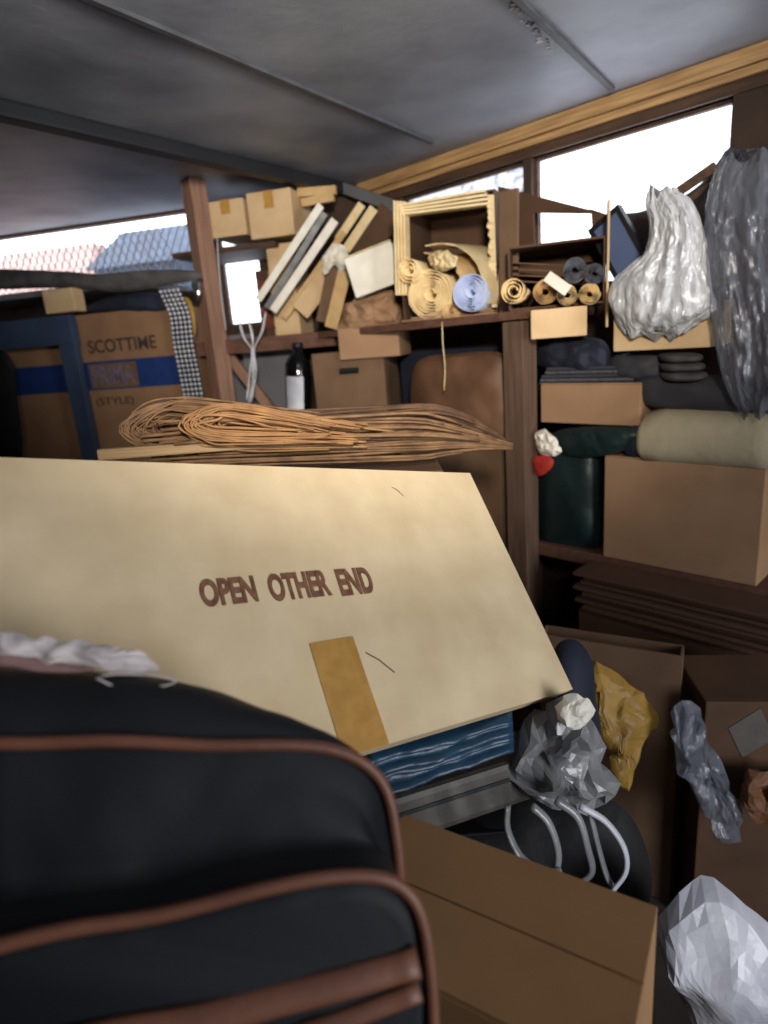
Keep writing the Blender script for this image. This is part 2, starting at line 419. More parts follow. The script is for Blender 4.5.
# right-hand wall with two strip windows high up under the plate
def RF(s, o, z): return BR_ + WR * s + NR * o + V3((0, 0, z))
RMX = frame(BR_.copy(), WR, -NR, V3((0, 0, 1)))     # local x along, y outwards, z up
def sR(px, py, o=0): return (S(o)(px, py) - BR_).dot(WR)
w1a, w1b = sR(396, 195), sR(519, 170); w2a, w2b = sR(527, 170), sR(728, 130)
zt = 2.335
wl = MB()
def rb(a, b, z0, z1, y0=.03, y1=.14): wl.box((a, y0, z0), (b, y1, z1), RMX)
rb(-.2, w1a, 0, CZ); rb(w1a, w1b, 0, 2.21); rb(w1b, w2a, 0, CZ); rb(w2a, w2b, 0, 1.80); rb(w2b, 3.98, 0, CZ); rb(w1a, w2b, zt, CZ)
struct(wl.obj('wall_right', M['wallw']))
for i, (a, b, z0, m) in enumerate(((w1a, w1b, 2.21, M['pane1']), (w2a, w2b, 1.80, M['pane']))):
    r = bpy.data.objects.new('window_%d' % (i + 1), None); col.objects.link(r); struct(r)
    MB().box((a, .085, z0), (b, .093, zt), RMX).obj('pane', m, r)
    fr = MB()
    for (x0, x1, q0, q1) in ((a, b, z0, z0 + .012), (a, b, zt - .012, zt), (a, a + .012, z0, zt), (b - .012, b, z0, zt)):
        fr.box((x0, .06, q0), (x1, .1, q1), RMX)
    fr.obj('window_frame', M['wood2'], r)
# wooden plate above the windows, made of stacked boards
pl = MB()
pl.box((-.05, -.015, 2.40), (3.7, .12, 2.449), None, .004); pl.box((-.05, 0.0, 2.372), (3.7, .12, 2.398), None, .003)
o = struct(pl.obj('trim_1', M['wood'])); o.matrix_world = RMX
pl = MB(); pl.box((-.05, .018, 2.335), (3.7, .12, 2.37), None, .003)
o = struct(pl.obj('trim_2', M['wood2'])); o.matrix_world = RMX
# left-hand wall with a wide window under the ceiling
LMX = frame(BL_.copy(), WL, -NL, V3((0, 0, 1)))
def sL(px, py): return (L(0)(px, py) - BL_).dot(WL)
la, lb = -2.2, sL(200, 240); l3a, l3b = sL(219, 260), sL(259, 260); l3z = 1.79; le = (V3((0, 3.6, 0)) - BL_).dot(WL)
wl = MB()
def lbx(a, b, z0, z1): wl.box((a, .0, z0), (b, .1, z1), LMX)
lbx(-2.75, la, 0, CZ); lbx(la, lb, 0, 2.0); lbx(lb, l3a, 0, CZ); lbx(l3a, l3b, 0, l3z); lbx(l3a, l3b, 2.32, CZ); lbx(l3b, le, 0, CZ)
struct(wl.obj('wall_left', M['wallw']))
r = bpy.data.objects.new('window_3', None); col.objects.link(r); struct(r)
fr = MB()
for (x0, x1, q0, q1) in ((la, lb, 2.0, 2.02), (la, lb, CZ - .016, CZ), (la, la + .02, 2.0, CZ), (lb - .02, lb, 2.0, CZ)):
    fr.box((x0, .02, q0), (x1, .08, q1), LMX)
fr.obj('window_frame', M['wood2'], r)
r = bpy.data.objects.new('window_4', None); col.objects.link(r); struct(r)
MB().box((l3a, .05, l3z), (l3b, .058, 2.32), LMX).obj('pane', M['pane'], r)
fr = MB()
for (x0, x1, q0, q1) in ((l3a, l3b, l3z, l3z + .02), (l3a, l3b, 2.3, 2.32), (l3a, l3a + .012, l3z, 2.32), (l3b - .012, l3b, l3z, 2.32)):
    fr.box((x0, .02, q0), (x1, .07, q1), LMX)
fr.obj('window_frame', M['wood2'], r)
# remaining walls of the store room, behind the camera
wb = MB().box((-3.6, -2.3, 0), (2.7, -2.2, CZ)); struct(wb.obj('wall_back', M['wallw']))
wb = MB().box((-3.7, -2.2, 0), (-3.6, 4.5, CZ)); struct(wb.obj('wall_west', M['wallw']))
wb = MB().box((2.7, -2.2, 0), (2.8, .75, CZ)); struct(wb.obj('wall_east', M['wallw']))
# ceiling seams and the dark beam
for i, (a, b, w, h) in enumerate((((40, -25), (432, 141), .022, .012), ((480, -40), (612, 87), .022, .012))):
    p, q = HZ(CZ)(*a), HZ(CZ)(*b)
    struct(bar(MB(), p - V3((0, 0, h / 2)), q - V3((0, 0, h / 2)), w, h).obj('trim_%d' % (3 + i), M['seam']))
p, q = HZ(CZ - .02)(-160, 68), HZ(CZ - .02)(352, 189)
struct(bar(MB(), p - V3((0, 0, .012)), q - V3((0, 0, .012)), .07, .055, bev=.012).obj('trim_5', M['darkmetal']))

fk = MB(); random.seed(11)
for k in range(26):
    t = k / 25; p = HZ(CZ - .0015)(514 + 34 * t + random.uniform(-4, 4), 4 + 44 * t + random.uniform(-3, 3)); a = random.uniform(.003, .009)
    pts = [p + V3((a * random.uniform(.6, 1.3) * math.cos(q * 1.05), a * random.uniform(.6, 1.3) * math.sin(q * 1.05), 0)) for q in range(6)]
    fk.loft([pts, [q - V3((0, 0, .0012)) for q in pts]])
tag(fk.obj('paint_flakes', M['whitecloth'], None, False, HZ(CZ)(530, 25)), 'white paint flakes peeling from the ceiling beside the right seam', 'paint flakes', kind='stuff')

# outside the wide window: brick house, dark roof, hedge
def outbox(name, label, cat, s0, s1, z0, z1, y0, y1, m):
    o = MB().box((s0, y0, z0), (s1, y1, z1), LMX, .01).obj(name, m); return tag(o, label, cat)
outbox('brick_wall', 'pale pink brick wall seen outside through the wire mesh window', 'wall', -5.6, -2.15, 0, 2.74, 2.0, 2.2, M['lattice'])
hs = MB(); hs.box((-2.1, 1.9, 0), (-.1, 2.6, 2.5), LMX)
hs.add([LMX @ V3(p) for p in ((-2.14, 1.8, 2.48), (-.05, 1.8, 2.48), (-.05, 2.7, 2.48), (-2.14, 2.7, 2.48), (-2.0, 2.25, 2.84), (-.1, 2.25, 2.84))], [(0, 1, 5, 4), (2, 3, 4, 5), (0, 4, 3), (1, 2, 5), (0, 3, 2, 1)])
tag(hs.obj('shed', M['roofdark']), 'dark blue roofed shed outside the window, beside the pink brick', 'shed')
wm = MB(); zz0, zz1 = 2.02, 2.38
for k in range(44):
    x = la + k * .05
    for sg in (1, -1):
        a, b = (x, x + .2 * sg)
        if min(a, b) < la or max(a, b) > lb - .02: continue
        wm.tube([LMX @ V3((a, .03 + .003 * sg, zz0)), LMX @ V3((b, .03 + .003 * sg, zz0 + (zz1 - zz0)))], .0036, 4)
tag(wm.obj('wire_mesh', M['wire'], None, False, LMX @ V3((la / 2, .03, zz0))), 'diamond wire mesh across the lower half of the wide window', 'mesh')

#==================================================================== SHELVING
ZF = .83          # top of the lower right shelf
ZU = 1.715        # top of the upper shelf
# posts
def post(name, label, px, pytop, where, w, z0=0, z1=CZ, m=None):
    p = where(px, pytop); mb = MB().box((-w / 2, -w / 2, z0), (w / 2, w / 2, z1), None, .004)
    o = mb.obj(name, m or M['post']); o.matrix_world = frame(V3((p.x, p.y, 0)), WR, -NR, V3((0, 0, 1))); return tag(o, label, 'post')
post('wooden_post', 'rough brown wooden post between the right shelf bay and the brown sack', 521, 420, S(.47), .088, 0, ZU - .035, M['post2'])
post('wooden_post', 'reddish wooden post at left reaching the ceiling beside the wide window', 207, 280, L(.5), .085, 0, CZ - .003)
# boards (a board sits along its wall)
def shelf(label, mx, a, b, o0, o1, ztop, t, m, name='shelf_board'):
    mb = MB().box((a, -o1, ztop - t), (b, -o0, ztop), mx, .003); o = mb.obj(name, m, None, False, mx @ V3(((a + b) / 2, -(o0 + o1) / 2, ztop - t)))
    return tag(o, label, 'shelf')
sp = sR(521, 420, .47)
shelf('brown lower shelf board carrying the big kraft carton and dark green sack', RMX, sp - .1, 2.6, .03, .425, ZF, .05, M['rail'])
shelf('reddish upper shelf board under the open carton of paper rolls', RMX, .12, sp + .06, .03, .52, ZU, .03, M['rail'])
shelf('reddish shelf board under the leaning white slats', LMX, sL(214, 320) + .12, .93, .03, .5, ZU, .07, M['rail'])
shelf('grey shelf board with rumpled tarp below the wide window', LMX, -2.6, -.03, .08, .62, 2.03, .03, M['greyboard'])
shelf('lower left shelf board holding the blue-banded carton', LMX, -2.6, .93, .05, .75, 1.08, .04, M['wood2'])
shelf('short dark shelf above the bright narrow pane holding two lit cartons', LMX, sL(206, 240) + .02, sL(300, 240) + .02, .02, .42, 2.155, .025, M['wood2'])
p, q = L(.4)(226, 352), L(.4)(275, 414)
tag(bar(MB(), p, q, .05, .05, V3((0, -1, 0))).obj('diagonal_brace', M['post'], None, False, p), 'diagonal wooden brace running down from the left post', 'brace')

#==================================================================== RIGHT BAY, bottom to top
big, bw, bh = carton('large plain kraft carton on the right lower shelf under a beige roll', S(.43), (603, 555), (757, 578), (602, 460), .36, M['kraft'], zbase=ZF, tape=False, flaps=1)
puff('dark_sack', [(537, 440), (560, 432), (590, 436), (600, 455), (601, 500), (600, 548), (570, 552), (536, 543), (534, 490)], S(.34), .1, M['green'], .008, 7, 1,
     label='dark green plastic sack standing left of the large kraft carton', cat='bag')
puff('green_cloth', [(552, 434), (575, 427), (612, 426), (640, 430), (632, 447), (606, 456), (575, 457), (556, 450)], S(.42), .04, M['green'], .006, 16, 2,
     label='folded dark teal cloth lying on the dark green sack', cat='cloth')
puff('white_tissue', [(534, 436), (546, 430), (556, 440), (562, 452), (553, 457), (540, 453)], S(.47), .022, M['paperw'], .012, 30, 3, nr=5, ns=20, crisp='facet',
     label='crumpled white tissue beside the post on the green sack', cat='tissue')
puff('red_cloth', [(533, 459), (546, 455), (554, 461), (549, 471), (537, 476)], S(.47), .016, M['red'], .004, 20, 4,
     label='small bright red rag hanging beside the post', cat='rag')
# beige roll with its dark end pillow
def roll_pad(label, name, xs, ytop, ybot, o, m, cat):
    rings = []
    for i, x in enumerate(xs):
        a, b = S(o)(x, ytop[i]), S(o)(x, ybot[i]); c = (a + b) / 2; r = (a.z - b.z) / 2
        ring = []
        for k in range(28):
            t = 2 * math.pi * k / 28; cx, sx = math.cos(t), math.sin(t)
            e = .72
            ring.append(c - NR * .0 + V3((0, 0, 1)) * r * math.copysign(abs(sx) ** e, sx) - NR * (r * 1.05) * (1 - math.copysign(abs(cx) ** e, cx)))
        rings.append(ring)
    b = S(o)(xs[0], ybot[0])
    return tag(MB().loft(rings).obj(name, m, None, True, b), label, cat)
xs = [636, 640, 660, 690, 720, 750, 790]
roll_pad('beige foam pad rolled up on top of the large kraft carton', 'foam_roll', xs, [424, 414, 409, 409, 411, 413, 416], [458, 466, 468, 470, 472, 474, 478], .46, M['beige'], 'foam roll')
roll_pad('slate blue cushion end beside the beige foam roll', 'cushion', [622, 625, 632, 637], [430, 424, 423, 424], [452, 461, 463, 460], .44, M['navy'], 'cushion')
carton('flat kraft carton resting on the green cloth right of the post', S(.42), (541, 427), (640, 421), (537, 390), .34, M['kraft'], tape=False, flaps=1)
# thin clear sleeves in a stack on the flat carton
for k in range(5):
    mt, w, h = box_at(S(.4), (538 + 2 * k, 388 - 4.2 * k), (636 - 3 * k, 382 - 3.4 * k), (538, 380 - 4 * k))
    mb = MB().box((-w / 2, 0, 0), (w / 2, .27, .011), Matrix.Rotation(.03 * (k % 3 - 1), 4, 'Z'), .003)
    o = mb.obj('plastic_sleeve', M['clear'] if k % 2 else M['slate']); o.matrix_world = mt
    tag(o, ['lowest', 'second', 'middle', 'fourth', 'topmost'][k] + ' thin grey plastic sleeve in the stack on the flat carton', 'sleeve', 'plastic sleeves on the flat carton')
puff('grey_blanket', [(640, 378), (700, 374), (760, 380), (800, 392), (790, 414), (730, 412), (660, 408), (640, 402)], S(.38), .07, M['slate'], .006, 9, 5,
     label='flat folded slate grey blanket behind and above the beige roll', cat='blanket')
puff('navy_clothes', [(536, 348), (552, 338), (590, 338), (608, 344), (613, 362), (604, 374), (560, 372), (538, 366)], S(.34), .08, M['navy'], .016, 14, 6,
     label='heap of crumpled navy clothes under the small roll box', cat='clothes')
# folded cloth stack
for k in range(3):
    y = 379 - 9 * k; puff('folded_cloth', [(661 - k, y - 7), (684, y - 9), (705 - 2 * k, y - 7), (706 - 2 * k, y - 1), (690, y + 2), (664, y + 1)], S(.4), .09, M['greycloth'], .004, 22, 10 + k, ns=48, nr=6,
     label=['bottom', 'middle', 'top'][k] + ' grey folded cloth of the stack below the bagged carton', cat='cloth', group='grey folded cloths')
puff('grey_cloth', [(612, 357), (640, 353), (660, 356), (660, 376), (630, 380), (612, 374)], S(.36), .06, M['slate'], .007, 14, 14, label='slate cloth bundle left of the grey folded stack', cat='cloth')
carton('small kraft carton half covered by a white plastic bag', S(.47), (613, 352), (710, 347), (612, 312), .26, M['kraft_light'], tape=False, flaps=1)
b1, b1w, b1h = carton('small tan box under the right roll carton', DD(2.16, -.0009, 508), (531, 340), (587, 335), (530, 311), .3, M['kraft_light'], tape=False)
# right roll carton
oc, ow, oh, omt = open_carton('open carton on its side holding grey rolls at right', DD(2.2, -.0009, 508), (509, 308), (605, 306), (508, 246), .36, M['kraft_deep'])  # dark board colour stands in for the shade inside the carton
# side flap of the right roll carton, standing tall
MB().box((ow / 2 + .001, -.06, -.08), (ow / 2 + .008, .012, oh + .1), None, .001).obj('flap', M['kraft_light'], oc)
AX = V3((omt[0][1], omt[1][1], 0))
G2 = 'paper rolls in the right carton'
ROLLR = lambda px: px * 2.15 / F
roll('grey dark paper roll at left of the pair in the right carton', (575, 269), S(.46), ROLLR(11.8), .26, M['paperg'], 5, group=G2, axis=AX)
roll('grey dark paper roll at right of the pair in the right carton', (595, 273), S(.47), ROLLR(9.2), .2, M['paperg'], 5, group=G2, axis=AX)
roll('cream paper roll above the small tan box at left', (545, 291), S(.5), ROLLR(12), .3, M['papert'], 5, group=G2, axis=AX)
roll('cream paper roll above the small tan box in front of the white scrap', (567, 294), S(.5), ROLLR(10), .3, M['paper'], 4, group=G2, axis=AX)
roll('cream paper roll above the small tan box at right, under the grey rolls', (590, 293), S(.47), ROLLR(10), .3, M['paper'], 4, group=G2, axis=AX)
roll('single cream paper roll poking out between the two open cartons', (513, 290), S(.55), 2.2 / F * 13, .3, M['paper'], 3, group='paper rolls', axis=AX)
# layered sheets lying inside on left
for k in range(4):
    o = plank('card_sheet', ['lowest', 'second', 'third', 'topmost'][k] + ' brown card sheet lying inside the right roll carton', 'sheet', (516, 281 - 6 * k), (556, 283 - 6 * k), 26, S(.4), .004, M['kraft_dark'], group='card sheets in the right carton', face=V3((0, 0, 1)))
plank('paper_scrap', 'folded white paper scrap between the grey and cream rolls', 'paper', (547, 276), (568, 291), 11, S(.56), .006, M['paperw'])
# cardboard sheet with cut-out standing against the window
def holed(label, name, o, quad, hole, t, m):
    P = [S(o)(*p) for p in quad]; Q = [S(o)(*p) for p in hole]; v = P + Q + [p - NR * t for p in P + Q]
    f = []
    for i in range(4):
        j = (i + 1) % 4
        f += [(i, j, 4 + j, 4 + i), (8 + i, 8 + j, 12 + j, 12 + i), (i, j, 8 + j, 8 + i), (4 + i, 4 + j, 12 + j, 12 + i)]
    b = min(P, key=lambda p: p.z)
    return tag(link(name, v, f, m, None, False, b), label, 'cardboard')
holed('brown cardboard sheet with a rectangular cut-out standing before the window', 'cardboard_sheet', .12, [(500, 188), (522, 190), (612, 218), (610, 262)][0:0] or [(498, 186), (606, 214), (606, 262), (498, 262)], [(533, 213), (591, 209), (593, 246), (535, 250)], .006, M['kraft_deep'])
puff('pane_mask', [(604, 222), (640, 212), (672, 202), (704, 180), (732, 146), (752, 170), (750, 270), (690, 290), (620, 285)], S(.16), .06, M['brownbag_d'], .01, 8, 23, nr=12, ns=90, label='dark brown mass added along the window sill to mask the pane behind the white plastic bag', cat='cloth')  # added to cover the lower part of the glowing pane
# dark panel
mt, w, h = box_at(S(.3), (620, 290), (652, 266), (611, 210), True)
fr = empty('framed_panel', mt, 'dark framed blue panel leaning between the roll carton and white bag', 'panel')
g = MB(); t = .014
g.box((-w / 2, 0, 0), (-w / 2 + t, .03, h)); g.box((w / 2 - t, 0, 0), (w / 2, .03, h)); g.box((-w / 2 + t, 0, 0), (w / 2 - t, .03, t)); g.box((-w / 2 + t, 0, h - t), (w / 2 - t, .03, h))
g.obj('frame', M['blackfr'], fr); MB().box((-w / 2 + t, .01, t), (w / 2 - t, .028, h - t)).obj('panel', M['panel'], fr)
drape('plastic_bag', 'crumpled white translucent plastic bag draped over the small kraft carton', 'plastic bag', [(192, 648, 674), (206, 646, 692), (228, 650, 703), (256, 642, 707), (284, 614, 710), (306, 612, 712), (322, 618, 700), (333, 626, 684)], S(.5), .07, M['milky'], 9, .2, 2)
drape('plastic_bag', 'tall clear plastic garment bag hanging at the right edge', 'plastic bag', [(158, 724, 790), (180, 712, 800), (225, 706, 805), (290, 709, 806), (350, 717, 806), (390, 728, 800), (414, 744, 780)], S(.5), .075, M['clear'], 10, .22, 5)
for k, (a, b, wd) in enumerate((((655, 208), (716, 166), 9), ((672, 214), (722, 178), 8))):
    plank('wooden_stick', ['upper', 'lower'][k] + ' dark wooden slat slanting up behind the white plastic bag', 'stick', a, b, wd, S(.2), .02, M['wood2'], group='slats behind the white bag')
carton('tall dark carton standing behind the clear garment bag', S(.3), (722, 410), (785, 420), (722, 225), .2, M['kraft_deep'], tape=False)

#==================================================================== MIDDLE BAY
oc, ow, oh, omt = open_carton('open carton on its side stuffed with large paper rolls, ragged mouth', DD(2.56, -.0016, 404), (404, 321), (498, 318), (406, 208), .4, M['kraft_deep'])  # whole body coloured dark to imitate its unlit inside
oi = omt.inverted()
# thick folded edges round the mouth, light on them put into the pale colour
fl = MB()
for k in range(4): fl.box((-ow / 2 + .01, -.035 + .004 * k, oh - .012 * k - .012), (ow / 2 - .03, .03, oh - .012 * k - .003), Matrix.Rotation(.012 * k, 4, 'Y'), .002)
fl.obj('top_flap', M['paper'], oc)
fl = MB()
for k in range(4): fl.box((-ow / 2 - .012 + .009 * k, -.06 + .012 * k, .1), (-ow / 2 - .006 + .009 * k, .03, oh - .002), Matrix.Rotation(.05, 4, 'Y'), .002)
fl.obj('side_flap', M['paper'], oc)
fl = MB()
for k in range(3): fl.box((-ow / 2 + .04 * k, -.03 + .006 * k, .006 + .009 * k), (ow / 2 - .01 * k, .02, .012 + .009 * k), None, .002)
fl.obj('bottom_flap', M['kraft'], oc)
fl = MB(); rings = []
for k in range(40):
    z = .03 + k * (oh - .05) / 39; a = .012 * random.random(); b = .016 * random.random()
    rings.append([V3((ow / 2 - .002, .0, z)), V3((ow / 2 - .016 - a, -.004 - b, z)), V3((ow / 2 - .02 - a, -.002 - b, z + .003)), V3((ow / 2 - .004, .004, z))])
fl.loft(rings); fl.obj('torn_edge', M['paper'], oc)
AX = V3((omt[0][1], omt[1][1], 0))
G1 = 'paper rolls in the middle carton'; RL = lambda px: px * 2.35 / F
roll('largest cream paper roll at lower left of the middle open carton', (430, 294), S(.5), RL(25), .36, M['paper'], 7, group=G1, inner=.2, axis=AX)
roll('blue-white paper roll at lower right of the middle open carton', (470, 292), S(.5), RL(18), .36, M['paperb'], 6, group=G1, inner=.2, axis=AX)
roll('cream paper roll sticking out at left of the middle carton', (408, 270), S(.56), RL(13), .3, M['paper'], 3, group=G1, axis=AX)
roll('tan paper roll at bottom of the middle carton between the big rolls', (450, 312), S(.48), RL(9), .3, M['papert'], 3, group=G1, axis=AX)
# curled sheets above the rolls
def curl(label, pts, o, depth, m, name='paper_sheet', group=None, t=.005):
    P = [S(o)(p.x, p.y) for p in spline(px3(pts), 26)]
    rings = []
    for i, p in enumerate(P):
        tg = (P[min(i + 1, 25)] - P[max(i - 1, 0)]).normalized(); nn = tg.cross(NR).normalized() * t
        jj = NR * .02 * noise.noise(V3((i * .35, pts[0][0], 0)))
        rings.append([p + jj, p + nn + jj, p + nn - NR * depth, p - NR * depth])
    return tag(MB().loft(rings).obj(name, m, None, False, P[0]), label, 'paper', group)
curl('cream paper sheet arching over the blue-white roll in the middle carton', [(425, 245), (445, 243), (464, 249), (478, 264), (484, 285), (484, 304)], .46, .3, M['paper'], group='curled sheets')
curl('tan paper sheet curling beneath the arching cream sheet', [(424, 252), (444, 256), (456, 266), (460, 278)], .48, .28, M['papert'], group='curled sheets')
puff('paper_wad', [(430, 255), (446, 250), (457, 258), (454, 268), (440, 270), (430, 264)], S(.5), .03, M['paper'], .014, 30, 31, ns=22, nr=5, crisp='facet', label='crumpled cream paper wad above the largest roll', cat='paper')
plank('cardboard_sheet', 'tall narrow brown cardboard sheet standing right of the middle open carton', 'cardboard', (509, 322), (509, 190), 21, S(.4), .012, M['kraft_dark'], face=NR)
# hanging cord
cp = [S(.56)(442, 322), S(.57)(443, 345), S(.565)(445, 368), S(.57)(444, 390)]
tag(MB().tube(spline(cp, 14), .0022, 5).obj('cord', M['paper'], None, True, cp[-1]), 'thin pale cord hanging down in front of the brown sack', 'cord')
# things under the upper shelf
carton('dark navy box filling the dark void behind the brown sack', S(.2), (404, 420), (506, 440), (404, 345), .15, M['navy'], tape=False)  # navy box put in for the darkness under the shelf
puff('brown_sack', [(413, 372), (425, 357), (455, 354), (490, 352), (507, 360), (510, 400), (508, 440), (470, 448), (425, 440), (412, 410)], S(.42), .1, M['brownbag'], .012, 6, 33, nr=14, ns=90,
     label='slumped brown leather sack under the upper shelf left of the post', cat='bag')
carton('brown carton under the brown sack left of the post', S(.46), (408, 560), (503, 560), (408, 447), .3, M['kraft_dark'], tape=False, zbase=0)
# stacked cartons left of the sack
carton('kraft carton with a black bar as handle hole under the open-topped carton', L(.62), (318, 420), (388, 420), (316, 352), .3, M['kraft_dark'], tape=False, handle=True)
cb, cbw, cbh = carton('open-topped kraft carton stacked on the handle-hole carton', L(.66), (340, 359), (400, 357), (340, 328), .26, M['kraft'], tape=False)
for k, (x0, x1, ang) in enumerate(((-cbw / 2, cbw / 2, -1.05), (-cbw / 2, cbw / 2, .5))):
    MB().box((x0, 0, 0), (x1, .004, .1), frame(V3((0, 0 if k == 0 else .2, cbh)), V3((1, 0, 0)), V3((0, math.cos(ang), math.sin(ang))), V3((0, -math.sin(ang), math.cos(ang)))), .001).obj('flap', M['kraft'], cb)
puff('brown_paper_bag', [(345, 304), (365, 297), (392, 290), (400, 305), (400, 322), (372, 330), (346, 332)], L(.62), .06, M['kraft'], .02, 14, 35, nr=6, ns=28, crisp='facet', label='crumpled brown paper bag on the open-topped carton under the white bundle', cat='paper bag')
mt, w, h = box_at(L(.74), (356, 298), (402, 281), (349, 257), True)
wr = empty('paper_bundle', mt, 'bright white bundle of paper tilted beside the middle open carton', 'paper bundle')
pb = MB()
for k in range(6): pb.box((-w / 2 + .004 * (k % 2), .012 * k, .003 * (k % 3)), (w / 2 - .003 * (k % 3), .012 * k + .011, h - .004 * (k % 2)), None, .002)
pb.obj('sheets', M['paperw'], wr)
sb = MB()
for k in range(3): sb.box((-w / 2 - .003 + .003 * k, -.002 + .022 * k, h + .002 + .004 * k), (w / 2 - .004 * k, .02 + .022 * k, h + .006 + .004 * k), None, .001)
sb.obj('cover', M['paper'], wr)
# leaning slats and sheets
G3 = 'slats leaning on the left upper shelf'
sl = [('topmost white slat of the leaning white bundle', (258, 300), (321, 205), 7, .50, M['paperw']),
      ('grey middle slat of the leaning white bundle', (267, 308), (325, 213), 6, .46, M['greyplastic']),
      ('lowest white slat of the leaning white bundle', (273, 311), (335, 220), 8, .49, M['paperw']),
      ('tan board leaning just under the white slats', (284, 318), (344, 232), 6, .42, M['papert']),
      ('wide tan board leaning right of the white slats', (300, 312), (346, 252), 19, .43, M['kraft_light']),
      ('pale narrow board leaning steeply with its pointed end down', (331, 328), (347, 262), 13, .5, M['papert']),
      ('brown board leaning steeply beside the pale narrow board', (322, 322), (334, 262), 12, .46, M['kraft_dark']),
      ('upper cream strip slanting above the white paper bundle', (338, 240), (362, 204), 8, .4, M['paper']),
      ('lower cream strip slanting above the white paper bundle', (346, 250), (374, 208), 9, .42, M['paper']),
      ('wide brown sheet slanting behind the cream strips', (358, 256), (392, 212), 26, .36, M['kraft_deep'])]
for lb_, a, b, wd, o, m in sl:
    plank('leaning_slat', lb_, 'slat', a, b, wd, L(o), .012, m, group=G3)
puff('cream_cloth', [(322, 258), (336, 243), (347, 250), (348, 264), (340, 272), (334, 264), (326, 276)], L(.52), .012, M['paperw'], .012, 24, 36, ns=24, nr=5, crisp='facet', label='ruffled cream paper between the white slats and white bundle', cat='paper')
for k, (a, b) in enumerate((((298, 193), (336, 190)), ((302, 203), (334, 197)))):
    plank('flat_strip', ['upper', 'lower'][k] + ' tan strip lying near the ceiling right of the lit cartons', 'strip', a, b, 8, L(.3), .03, M['papert'], group='tan strips near the ceiling')
p, q = S(.12)(338, 186), S(.12)(406, 210)
tag(bar(MB(), p, q, .03, .05).obj('grey_plank', M['greyboard'], None, False, q), 'grey plank running down from the dark beam to the left window strip', 'plank')
# lit cartons on the little shelf
carton('left of two lit cartons on the short shelf by the left post', L(.42), (211, 236), (247, 237), (210, 199), .28, M['kraft_light'], tape=True)
carton('right and taller of two lit cartons on the short shelf', L(.42), (251, 237), (295, 237), (250, 190), .28, M['kraft_light'], tape=True)
carton('narrow upright tan carton behind the white slats', L(.36), (274, 317), (299, 317), (273, 243), .2, M['kraft_light'], tape=False, zbase=ZU)
for k in range(7):
    z = ZU + .0005 + k * .047
    p = L(.3)(264.5, 300); mb = MB(); mb.box((-.034, 0, .001), (.034, .16, .045), None, .003)
    rr = bpy.data.objects.new('book', None); col.objects.link(rr)
    rr.matrix_world = frame(V3((p.x, p.y, z)), WL, -NL, V3((0, 0, 1))) @ Matrix.Rotation(random.uniform(-.04, .04), 4, 'Z')
    tag(rr, ['lowest', 'second', 'third', 'fourth', 'fifth', 'sixth', 'topmost'][k] + ' rust-coloured book in the stack right of the bright narrow pane', 'book', 'rust books by the bright pane')
    c = MB(); c.box((-.034, 0, 0), (.034, .16, .004)); c.box((-.034, 0, .041), (.034, .16, .045)); c.box((-.034, 0, .004), (.034, .004, .041)); c.obj('cover', M['rust'] if k % 3 else M['kraft_deep'], rr)
    MB().box((-.032, .005, .005), (.032, .155, .04)).obj('pages', M['paper'], rr)

#==================================================================== LEFT BAY
bb, w, h = carton('kraft carton with a printed blue band behind the blue steel upright', L(.62), (20, 462), (196, 456), (12, 322), .42, M['kraft_mid'], tape=False, zbase=1.08)
h0 = h
MB().box((-w / 2 - .0015, -.0015, h * .54), (w / 2 + .0015, .1, h * .715)).obj('blue_band', M['blueband'], bb)
# text block on the right half of the front
def fx(px, py=345):
    q = bb.matrix_world.inverted() @ hit(px, py, bb.matrix_world.translation, NL); return q.x
MB().box((fx(88, 364), -.003, h * .55), (fx(136, 364), -.0014, h * .70)).obj('print_panel', M['kraft_dark'], bb)
put_text('printed_text', 'SCOTTIME', M['ink'], bb, fx(87, 340), fx(156, 340), h * .765, h * .845, -.002, .02)
put_text('printed_text', 'PRIMA', M['ink_pale'], bb, fx(91, 364), fx(133, 364), h * .57, h * .685, -.0036, .02)
put_text('printed_text', '(STYLE)', M['ink'], bb, fx(94, 388), fx(132, 388), h * .43, h * .49, -.002, .01)
# blue-grey steel frame
p0 = L(.72)(66, 335)
fr = empty('steel_frame', frame(V3((p0.x, p0.y, 0)), WL, -NL, V3((0, 0, 1))), 'blue-grey steel shelf frame in front of the blue-banded carton', 'frame')
zz = L(.72)(60, 316).z; z2 = L(.72)(60, 345).z
MB().box((-.04, -.02, 0), (.05, .02, z2 + .01), None, .003).obj('upright', M['bluesteel'], fr)
MB().box((-1.4, -.024, z2), (.055, .024, zz), None, .003).obj('crossbar', M['bluesteel'], fr)
carton('small tan wooden block between the shelf board and steel crossbar', L(.7), (46, 313), (76, 312), (46, 289), .08, M['kraft_light'], tape=False, name='wooden_block', cat='block')
puff('navy_cloth', [(86, 306), (112, 296), (150, 293), (168, 300), (168, 312), (120, 312), (86, 312)], L(.6), .05, M['navy'], .007, 14, 41, label='dark navy cloth lying on the blue-banded carton', cat='cloth')
puff('grey_tarp', [(-60, 272), (0, 269), (60, 271), (110, 274), (150, 270), (196, 271), (200, 279), (170, 285), (120, 292), (70, 288), (0, 290), (-60, 294)], L(.66), .05, M['greycloth'], .008, 8, 42, nr=8, ns=90, label='rumpled grey tarp folded over the shelf below the wide window', cat='tarp')
puff('dark_sack', [(-60, 352), (-10, 348), (12, 360), (18, 400), (20, 462), (-20, 470), (-60, 466)], L(.82), .06, M['blackpl'], .008, 8, 43, label='black sack at the left edge beside the blue-banded carton', cat='bag')
